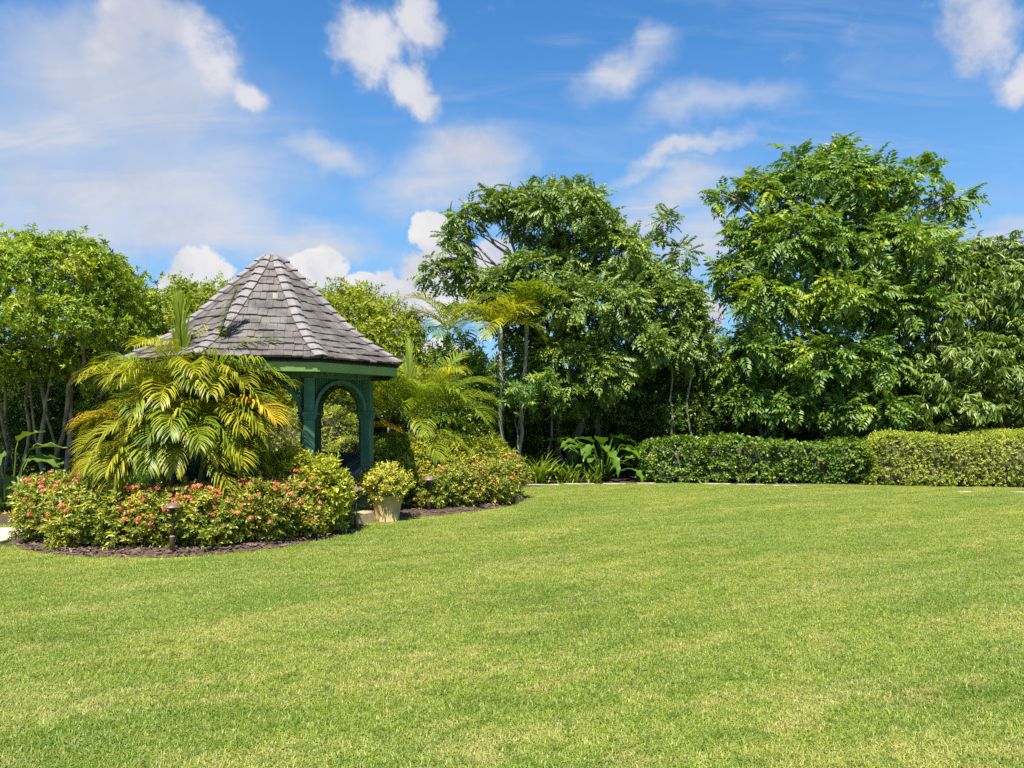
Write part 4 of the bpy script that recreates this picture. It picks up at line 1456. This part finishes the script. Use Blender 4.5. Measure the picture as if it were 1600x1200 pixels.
# ------------------------------------------------------------------ hedges
def hedge(name, label, a, b, depth, height, protos, mat, dens, seed, round_=.12, group=None, dip=None):
    """a clipped hedge from a to b along its front foot"""
    a, b = np.array(a, float), np.array(b, float)
    a[2] = b[2] = 0
    r = np.random.default_rng(seed)
    ex = unit(b - a)
    L = np.linalg.norm(b - a)
    ey = np.array((-ex[1], ex[0], 0))
    if ey[1] < 0:
        ey = -ey
    root = thing(name, label, 'hedge', tuple(a), group)
    faces = [(L * height, 'f'), (L * depth, 't'), (depth * height, 'l'), (depth * height, 'r'), (L * height * .3, 'b')]
    Ps, Ns = [], []
    for ar, kd in faces:
        n = int(ar * dens)
        u, v = r.random(n), r.random(n)
        if kd == 'f':
            p, nn = np.c_[u * L, np.zeros(n), v * height], np.array((0, -1, .15))
        elif kd == 'b':
            p, nn = np.c_[u * L, np.full(n, depth), v * height], np.array((0, 1, .15))
        elif kd == 't':
            p, nn = np.c_[u * L, v * depth, np.full(n, height)], np.array((0, 0, 1.0))
        elif kd == 'l':
            p, nn = np.c_[np.zeros(n), u * depth, v * height], np.array((-1, 0, .15))
        else:
            p, nn = np.c_[np.full(n, L), u * depth, v * height], np.array((1, 0, .15))
        Ps.append(p)
        Ns.append(np.repeat(nn[None], n, 0))
    p, nn = np.vstack(Ps), np.vstack(Ns)
    # rounded shoulders and an uneven clipped surface
    lum = .035 * (np.sin(p[:, 0] * 2.1 + seed) + np.sin(p[:, 0] * 4.7 + p[:, 2] * 5 + seed * 2) * .7 + np.sin(p[:, 2] * 7 + p[:, 0] * 1.3 + p[:, 1] * 3))
    zt = np.clip((p[:, 2] - (height - round_)) / round_, 0, 1)
    p[:, 1] += round_ * .8 * zt ** 2 * (nn[:, 1] < -.5)
    edge = np.minimum(np.minimum(p[:, 1], depth - p[:, 1]), np.minimum(p[:, 0], L - p[:, 0]))
    p[:, 2] -= (nn[:, 2] > .8) * round_ * .6 * np.clip(1 - edge / round_, 0, 1) ** 2
    er_ = np.clip(1 - np.minimum(p[:, 0], L - p[:, 0]) / (2.2 * round_), 0, 1) ** 2 * round_
    p[:, 1] += er_ * 1.2 * (nn[:, 1] < -.5)
    p[:, 2] -= er_ * .9 * (p[:, 2] > height * .6)
    p[:, 2] += .03 * np.sin(p[:, 0] * 1.7 + seed) * (p[:, 2] > height * .7)
    low = np.clip(1 - p[:, 2] / .22, 0, 1)
    p[:, 1] += low * .10 * (nn[:, 1] < -.5)
    if dip is not None:
        for x, w, dd in dip:
            p[:, 2] -= (nn[:, 2] > .8) * dd * np.exp(-((p[:, 0] - x) / w) ** 2)
            p[:, 1] += (nn[:, 1] < -.5) * dd * np.exp(-((p[:, 0] - x) / w) ** 2)
    p = p + nn * (lum + r.normal(size=len(p)) * .022 - .05 * (r.random(len(p)) < .3))[:, None]
    p[:, 2] = np.maximum(p[:, 2], .03)
    W = p[:, :1] * ex + p[:, 1:2] * ey + p[:, 2:3] * np.array((0, 0, 1.0))
    N = unit(nn[:, :1] * ex + nn[:, 1:2] * ey + nn[:, 2:3] * np.array((0, 0, 1.0)))
    n = len(W)
    d = unit(N * .9 + r.normal(size=(n, 3)) * .5 + np.array((0, 0, .35)))
    V, F = scatter(protos, W, d, unit(N + r.normal(size=(n, 3)) * .4 + np.array((0, .01, .3))), r.uniform(.75, 1.2, n))
    put('foliage', mesh_tris('foliage', V, F), mat, root)
    core = MB()
    k = max(3, int(L / .5))
    core.box(ex * L / 2 + ey * depth / 2 + np.array((0, 0, height * .5 + .02)), (L - .22, depth - .24, height - .26), math.atan2(ex[1], ex[0]))
    core.build('inner_core', M_BARK_D, root)  # one solid dark box filling the inside of the hedge
    return root


H1a, H1b = np.array((P(1003, 645, 16.9)[0], 16.75)), np.array((P(1100, 645, 16.7)[0], 16.7))
hedge('hedge', 'short left end of the dark green clipped hedge next to the large glossy leaves', (*H1a, 0), (*H1b, 0), .95, .90, TW_HEDGE, M_HEDGE, 190, 81)
hedge('hedge', 'long dark green clipped hedge below the tallest tree', (P(1104, 645, 16.6)[0], 16.66, 0), (P(1376, 645, 16.5)[0], 16.5, 0), .95, .91, TW_HEDGE, M_HEDGE, 190, 82)
hedge('hedge', 'tall yellow-green clipped hedge at the right edge of the lawn', (P(1374, 645, 15.9)[0], 15.95, 0), (P(1720, 645, 15.6)[0], 15.5, 0), 1.15, 1.10, TW_HEDGE_S, M_HEDGE_Y, 561, 83, round_=.22)
hedge('hedge', 'low clipped hedge seen behind the yellow bed right of the gazebo', (P(630, 645, 15.2)[0], 15.4, 0), (P(778, 645, 15.2)[0], 15.2, 0), .8, 1.10, TW_HEDGE_S, M_HEDGE_Y, 408, 84)
hedge('hedge', 'tall clipped hedge seen through the gazebo left of the front post', (P(395, 645, 14.8)[0], 15.0, 0), (P(536, 645, 14.8)[0], 14.8, 0), .8, 1.66, TW_HEDGE_S, M_HEDGE_Y, 340, 85)
hedge('hedge', 'lower clipped hedge seen through the right gazebo arch', (P(520, 645, 14.2)[0], 14.2, 0), (P(600, 645, 14.2)[0], 14.2, 0), .7, 1.12, TW_HEDGE_S, M_HEDGE_Y, 408, 86)


# ------------------------------------------------------------------ flowering shrubs
def flower_mesh(n, rad, seed):
    r = np.random.default_rng(seed)
    d = unit(np.c_[r.normal(size=(n, 2)), np.abs(r.normal(size=n)) * .9 + .1])
    pos = d * rad * r.uniform(.6, 1, n)[:, None] * np.array((1, 1, .75))
    V = np.array(((-.5, 0, 0), (0, -.5, 0.1), (.5, 0, 0), (0, .5, .1)))
    F = np.array(((0, 1, 2), (0, 2, 3)))
    up = unit(r.normal(size=(n, 3)))
    V, F = scatter([(V * rad * .5, F)], pos, up, d, r.uniform(.7, 1.2, n))
    # scatter faces +Z along d
    return mesh_tris('flower_cluster', V, F)


FLOW = [flower_mesh(46, .052, 1), flower_mesh(38, .042, 2), flower_mesh(54, .058, 3)]
FLOW_Y = [flower_mesh(26, .045, 4)]
FLOW_W = [flower_mesh(14, .03, 5)]
FLOW_B = [flower_mesh(24, .036, 6)]
M_PETAL_B = leaf_mat('faded_petal', (.22, .09, .04), (.40, .16, .08), (.55, .28, .16), .15, .6, tcol=(1, 1, 1), gain=None)
for f, mt in ((FLOW_B, M_PETAL_B), (FLOW, M_PETAL), (FLOW_Y, M_PETAL_Y), (FLOW_W, M_PETAL_W)):
    for me in f:
        me.materials.append(mt)


def shrub(name, label, px, base_py, half_w, top_py, protos, mat, dens, seed, n_fl=0, flowers=FLOW, group=None, Y=None, half_d=None, low=.05, up=.5, cat='shrub', lobes=None, fl_low=.35):
    Yc = (GY(base_py) + .24) if Y is None else Y
    c = np.array(((px - 800) / FPX * Yc, Yc, 0.0))
    a = half_w / FPX * Yc
    top = EYE - (top_py - Y0) / FPX * Yc
    r = np.random.default_rng(seed)
    b = half_d or min(.5, a * 1.05)
    L = []
    for i in range(7):
        t = 2 * math.pi * i / 7 + r.uniform(-.3, .3)
        q = .52
        k = r.uniform(.42, .6)
        z = top * r.uniform(.40, .66)
        hz = min(z - low, top - z) * r.uniform(.95, 1.1)
        L.append((c + np.array((a * q * math.cos(t), b * q * math.sin(t), z)), np.array((a * k, b * k, max(.08, hz)))))
    L.append((c + np.array((0, 0, top * .60)), np.array((a * .62, b * .62, top * .40))))
    L.append((c + np.array((0, 0, top * .38)), np.array((a * .85, b * .85, top * .34))))
    root = thing(name, label, cat, tuple(c), group)
    V, F = foliage(L, protos, dens, seed, per=3, spread=.035, droop=0, upright=up, rand=.55, inner=.25, floor=.04, back=.6, under=.5)
    put('foliage', mesh_tris('foliage', V - c, F), mat, root)
    tw = MB()
    for i in range(9):
        t = 2.4 * i
        e = np.array((a * .6 * math.cos(t) * r.random(), b * .6 * math.sin(t) * r.random(), top * r.uniform(.55, .8)))
        tw.tube(bend((e[0] * .3, e[1] * .3, 0), e, 4, 0, .08, seed + i), [.012, .010, .007, .004], 5)
    tw.build('stems', M_TWIG, root)
    if n_fl:
        p, n = crown_points(L, 500, seed + 5, inner=0, floor=top * fl_low)
        front = (n[:, 1] < .25) & (n[:, 2] > -.1)
        p, n = p[front], n[front]
        wgt = .25 + np.clip(p[:, 2] / top, 0, 1) ** 2
        idx = r.choice(len(p), min(n_fl, len(p)), replace=False, p=wgt / wgt.sum())
        for j in idx:
            fl = FLOW_B if flowers is FLOW and r.random() < .16 else flowers
            o = put('flower_cluster', fl[int(r.integers(0, len(fl)))], None, root)
            o.location = p[j] + n[j] * .085 + np.array((0, 0, .045)) - c
            q = Vector(n[j] * .8 + np.array((0, -.1, .8))).to_track_quat('Z', 'Y')
            o.rotation_euler = q.to_euler()
            s = r.uniform(.36, .76)
            o.scale = (s, s, s)
    return root


GI = 'coral-flowered shrubs edging the left bed'
ix = [(84, 853, 44, 757, 6, 'pale yellow-green coral-flowered shrub at the far left end of the left bed'),
      (140, 861, 48, 764, 8, 'coral-flowered shrub second from the left end of the left bed'),
      (202, 862, 50, 774, 7, 'coral-flowered shrub just left of the lamp in the left bed'),
      (268, 861, 50, 772, 12, 'coral-flowered shrub behind the lamp in the left bed'),
      (335, 860, 54, 768, 11, 'coral-flowered shrub below the drooping middle fronds of the front palm'),
      (400, 854, 54, 766, 11, 'coral-flowered shrub below the right fronds of the front palm'),
      (462, 845, 54, 758, 13, 'coral-flowered shrub in front of the golden shrub of the left bed'),
      (514, 832, 30, 752, 12, 'coral-flowered shrub at the right tip of the left bed beside the lamp')]
for i, (px, by, hw, ty, nf, lab) in enumerate(ix):
    shrub('flowering_shrub', lab, px, by, hw, ty, TW_IX, M_IXORA, 160, 100 + i, int(nf * 7), group=GI)
ix2 = [(672, 801, 30, 742, 5, 'coral-flowered shrub behind the lamp in the right bed'), (712, 797, 38, 736, 7, 'coral-flowered shrub in the middle of the right bed'),
       (764, 791, 38, 724, 10, 'coral-flowered shrub near the right end of the right bed'), (798, 783, 22, 722, 9, 'slim coral-flowered shrub at the right tip of the right bed')]
for i, (px, by, hw, ty, nf, lab) in enumerate(ix2):
    shrub('flowering_shrub', lab, px, by, hw, ty, TW_IX, M_IXORA, 150, 120 + i, int(nf * 3), group='coral-flowered shrubs edging the right bed')
gd = [(464, 800, 38, 716, 'golden-leaved shrub right of the front palm', 3), (510, 805, 24, 730, 'golden-leaved shrub below the front gazebo post', 2),
      (640, 782, 50, 694, 'golden-leaved shrub with yellow flowers behind the potted plant', 5), (700, 778, 52, 690, 'golden-leaved shrub with yellow flowers in the middle of the right bed', 6), (752, 775, 48, 698, 'golden-leaved shrub behind the right end of the right bed', 3)]
for i, (px, by, hw, ty, lab, nf) in enumerate(gd):
    shrub('golden_shrub', lab, px, by, hw, ty, TW_GOLD, M_GOLD, 95, 130 + i, nf, FLOW_Y, 'golden-leaved shrubs behind the flower beds', Y=(9.62, 9.62, 12.55, 13.0, 13.6)[i], half_d=.26 if i < 2 else .42)
shrub('leafy_shrub', 'dark shrub with red-tinged leaves left of the front palm', 150, 812, 42, 738, TW_GOLD, M_RED, 75, 140, 3)
shrub('leafy_shrub', 'green shrub filling the left bed under the front palm', 300, 815, 165, 738, TW_GOLD, M_HEDGE, 70, 141, 0, half_d=.6)
shrub('leafy_shrub', 'white-flowered green shrub beside the right-hand gazebo post', 594, 780, 20, 708, TW_GOLD, M_HEDGE_Y, 90, 142, 5, FLOW_W)


# potted plant
pc = G(605, 810)
pc[1] = 10.82
pc[0] = (605 - 800) / FPX * pc[1]
pot = thing('potted_plant', 'tan clay pot holding a rounded yellow-green plant at the foot of the gazebo post', 'plant', tuple(pc))
pw = 26 / FPX * pc[1]
ph = .40
MB().lathe([(pw * .70, 0), (pw * .73, .012), (pw * .73, .03), (pw * .70, .04), (pw * .82, ph * .6), (pw * .92, ph * .86), (pw * 1.0, ph * .87), (pw * 1.02, ph * .93), (pw * 1.0, ph), (pw * .9, ph), (pw * .86, ph * .9), (.0, ph * .88)], n=32).build('pot', M_POT, pot, True)
c = pc + np.array((0, 0, ph))
pa = 34 / FPX * pc[1]
L = [(c + np.array((0, 0, .13)), np.array((pa * .85, pa * .85, .20))), (c + np.array((-.14, -.08, .10)), np.array((pa * .55, pa * .5, .14))), (c + np.array((.16, -.05, .13)), np.array((pa * .5, pa * .5, .15))), (c + np.array((.02, -.05, .20)), np.array((pa * .55, pa * .5, .17)))]
V, F = foliage(L, TW_IX, 230, 150, per=3, spread=.03, droop=0, upright=.4, floor=ph * .85)
put('foliage', mesh_tris('foliage', V - pc, F), M_POTP, pot)


# ------------------------------------------------------------------ strappy and large-leaved plants
def strap_clump(label, px, base_py, n, L, seed, group='strappy lilies along the far lawn edge', Y=None):
    r = np.random.default_rng(seed)
    Yc = GY(base_py) + .25
    c = np.array(((px - 800) / FPX * Yc, Yc, 0.0))
    ps = []
    for i in range(n):
        az = r.uniform(0, 2 * math.pi)
        el = r.uniform(R(48), R(85))
        ln = L * r.uniform(.65, 1.1)
        k = 6
        ts = np.linspace(0, 1, k)
        e = el - r.uniform(.8, 1.7) * ts ** 1.5
        d = np.c_[np.cos(e) * math.cos(az), np.cos(e) * math.sin(az), np.sin(e)]
        p = np.r_[[[r.normal() * .09, r.normal() * .09, 0]], np.cumsum(d[:-1] * ln / (k - 1), 0) + [[0, 0, 0]]]
        p[1:, :2] += p[0, :2]
        s = np.array((-math.sin(az), math.cos(az), 0))
        w = .042 * np.array((.7, 1, 1, .85, .6, .05))
        V = np.vstack([p - s * w[:, None] / 2, p + s * w[:, None] / 2])
        F = []
        for j in range(k - 1):
            F += [(j, k + j, k + j + 1), (j, k + j + 1, j + 1)]
        ps.append((V, np.array(F)))
    V, F = merge(ps)
    o = put('strappy_lily', mesh_tris('strappy_lily', V, F), M_LILY)
    o.location = c
    return tag(o, label, 'plant', group)


strap_clump('strappy green lily clump right beside the tip of the right flower bed', 842, 757, 85, .80, 201)
strap_clump('strappy green lily clump in front of the slender palm trunks', 822, 752, 50, .8, 204)
strap_clump('strappy lily clump left of the large glossy leaves', 888, 757, 55, .62, 202)
strap_clump('small strappy lily clump below the large glossy leaves', 925, 756, 40, .5, 203)
strap_clump('small strappy lily clump at the foot of the dark hedge', 1290, 756.5, 24, .34, 205)


def big_leaf(length, width, seed, wav=.03):
    """one large glossy blade with a folded midrib and wavy edge, along +Y"""
    r = np.random.default_rng(seed)
    n = 9
    V, F = [], []
    for i in range(n):
        t = i / (n - 1)
        w = width / 2 * (math.sin(math.pi * (t * .93 + .07)) ** .8) * (1.15 - .4 * t)
        z = -.36 * length * t * t
        for q in (-1, -.5, 0, .5, 1):
            V.append((w * q, length * t, z + abs(q) * w * .35 + (wav * math.sin(i * 1.9 + q * 3 + seed) if abs(q) == 1 else 0)))
    for i in range(n - 1):
        for j in range(4):
            a = i * 5 + j
            F.append((a, a + 1, a + 6, a + 5))
    return np.array(V), F


def ear_plant(label, px, base_py, leaves, seed, mat=M_EAR, name='large_leaf_plant', group=None, scale=1.0):
    r = np.random.default_rng(seed)
    Yc = GY(base_py)
    c = np.array(((px - 800) / FPX * Yc, Yc, 0.0))
    root = thing(name, label, 'plant', tuple(c), group)
    for i, (az, reach, hgt, ln, wd, tilt) in enumerate(leaves):
        a = R(az)
        tip = np.array((math.sin(a) * reach, math.cos(a) * reach, hgt)) * scale
        d = np.array((math.sin(a) * math.cos(R(tilt)), math.cos(a) * math.cos(R(tilt)), math.sin(R(tilt))))
        V, F = big_leaf(ln * scale, wd * scale, seed + i)
        W = xform(V, tip, d, np.array((0, 0, 1.0)) + r.normal(size=3) * .2)
        lf = MB().add(W, F).build('leaf', mat, root, True)
        MB().tube(bend((math.sin(a) * .05, math.cos(a) * .05, -.03), tip, 6, .12, .03, seed + i), np.linspace(.02, .010, 6) * scale, 6).build('stalk', mat, lf, True)
    return root


er = random.Random(4)
gl = []
for i in range(44):
    lo = er.random()
    az = er.uniform(0, 360)
    gl.append((az, er.uniform(.25, .95), .25 + .75 * lo + er.uniform(-.1, .1), er.uniform(.36, .62), er.uniform(.22, .34), er.uniform(-40, 12) + 30 * (lo > .7)))
ear_plant('plant with large glossy dark green leaves between the lilies and the dark hedge', 942, 751, gl, 301)
ear_plant('shaded philodendron with broad leaves at the left edge beside the stone path', 12, 800,
          [(90, .3, .85, .5, .28, 5), (60, .3, 1.0, .5, .3, 20), (140, .35, .6, .45, .24, -30), (180, .3, .5, .45, .2, -40), (110, .45, .4, .4, .2, -45), (270, .4, .9, .5, .28, 10), (220, .35, .7, .5, .26, -20), (30, .3, .8, .5, .28, 20), (160, .4, .95, .5, .28, -10), (100, .2, 1.15, .5, .26, 35), (200, .45, .35, .4, .18, -40)], 302, M_UNDER)  # understory leaf colour stands in for the shade on this plant
ear_plant('smaller dark broad-leaved plant in the shade between the left stems and the front palm', 95, 790,
          [(90, .3, .5, .45, .24, 5), (140, .35, .55, .45, .22, -20), (200, .3, .6, .45, .24, -20), (270, .35, .5, .45, .24, 5), (320, .3, .65, .45, .24, 20), (30, .3, .7, .45, .24, 25), (170, .3, .35, .4, .2, -35)], 303, M_UNDER)  # same understory colour, carrying the shade of this corner


# ------------------------------------------------------------------ path lamps
def lamp_proto():
    root = thing('path_lamp', '', 'lamp', (0, 0, 0), 'copper path lamps in the flower beds')
    MB().lathe([(.0, .595), (.012, .59), (.016, .578), (.010, .566), (.022, .560), (.060, .540), (.098, .516), (.100, .508), (.094, .509), (.02, .535), (.0, .536)], n=24).build('shade', M_COPPER, root, True)
    h = MB()
    for z in (.455, .473, .491):
        h.lathe([(.020, z), (.044, z - .006), (.044, z - .001), (.020, z + .008)], n=18)
    h.lathe([(.020, .435), (.030, .440), (.030, .448), (.018, .452)], n=16)
    h.build('louvre', M_COPPER_D, root, True)
    MB().lathe([(.024, .450), (.024, .532)], n=16).build('lamp_glass', M_GLASS, root, True)
    MB().tube([(0, 0, .18), (0, 0, .44)], [.0085, .0085], 8).build('stem', M_COPPER_D, root, True)
    MB().lathe([(.030, -.03), (.028, .17), (.031, .175), (.031, .188), (.012, .195)], n=16).build('sleeve', M_COPPER, root, True)
    return root


lp = lamp_proto()
spots = [(269, 868, 'copper path lamp standing before the flowers in the middle of the left bed'), (557, 829, 'copper path lamp at the right tip of the left bed near the clay pot'), (670, 803, 'copper path lamp in the right bed right of the clay pot')]
for i, (px, py, lab) in enumerate(spots):
    p = G(px, py)
    if i == 0:
        o = lp
    else:
        o = lp.copy()
        COL.objects.link(o)
        for chd in list(lp.children):
            c2 = chd.copy()
            COL.objects.link(c2)
            c2.parent = o
    o.location = (p[0], p[1], .03)
    o.rotation_euler = (random.uniform(-.02, .02), (.035 if i == 1 else random.uniform(-.02, .02)), random.uniform(0, 3))
    o['label'] = lab
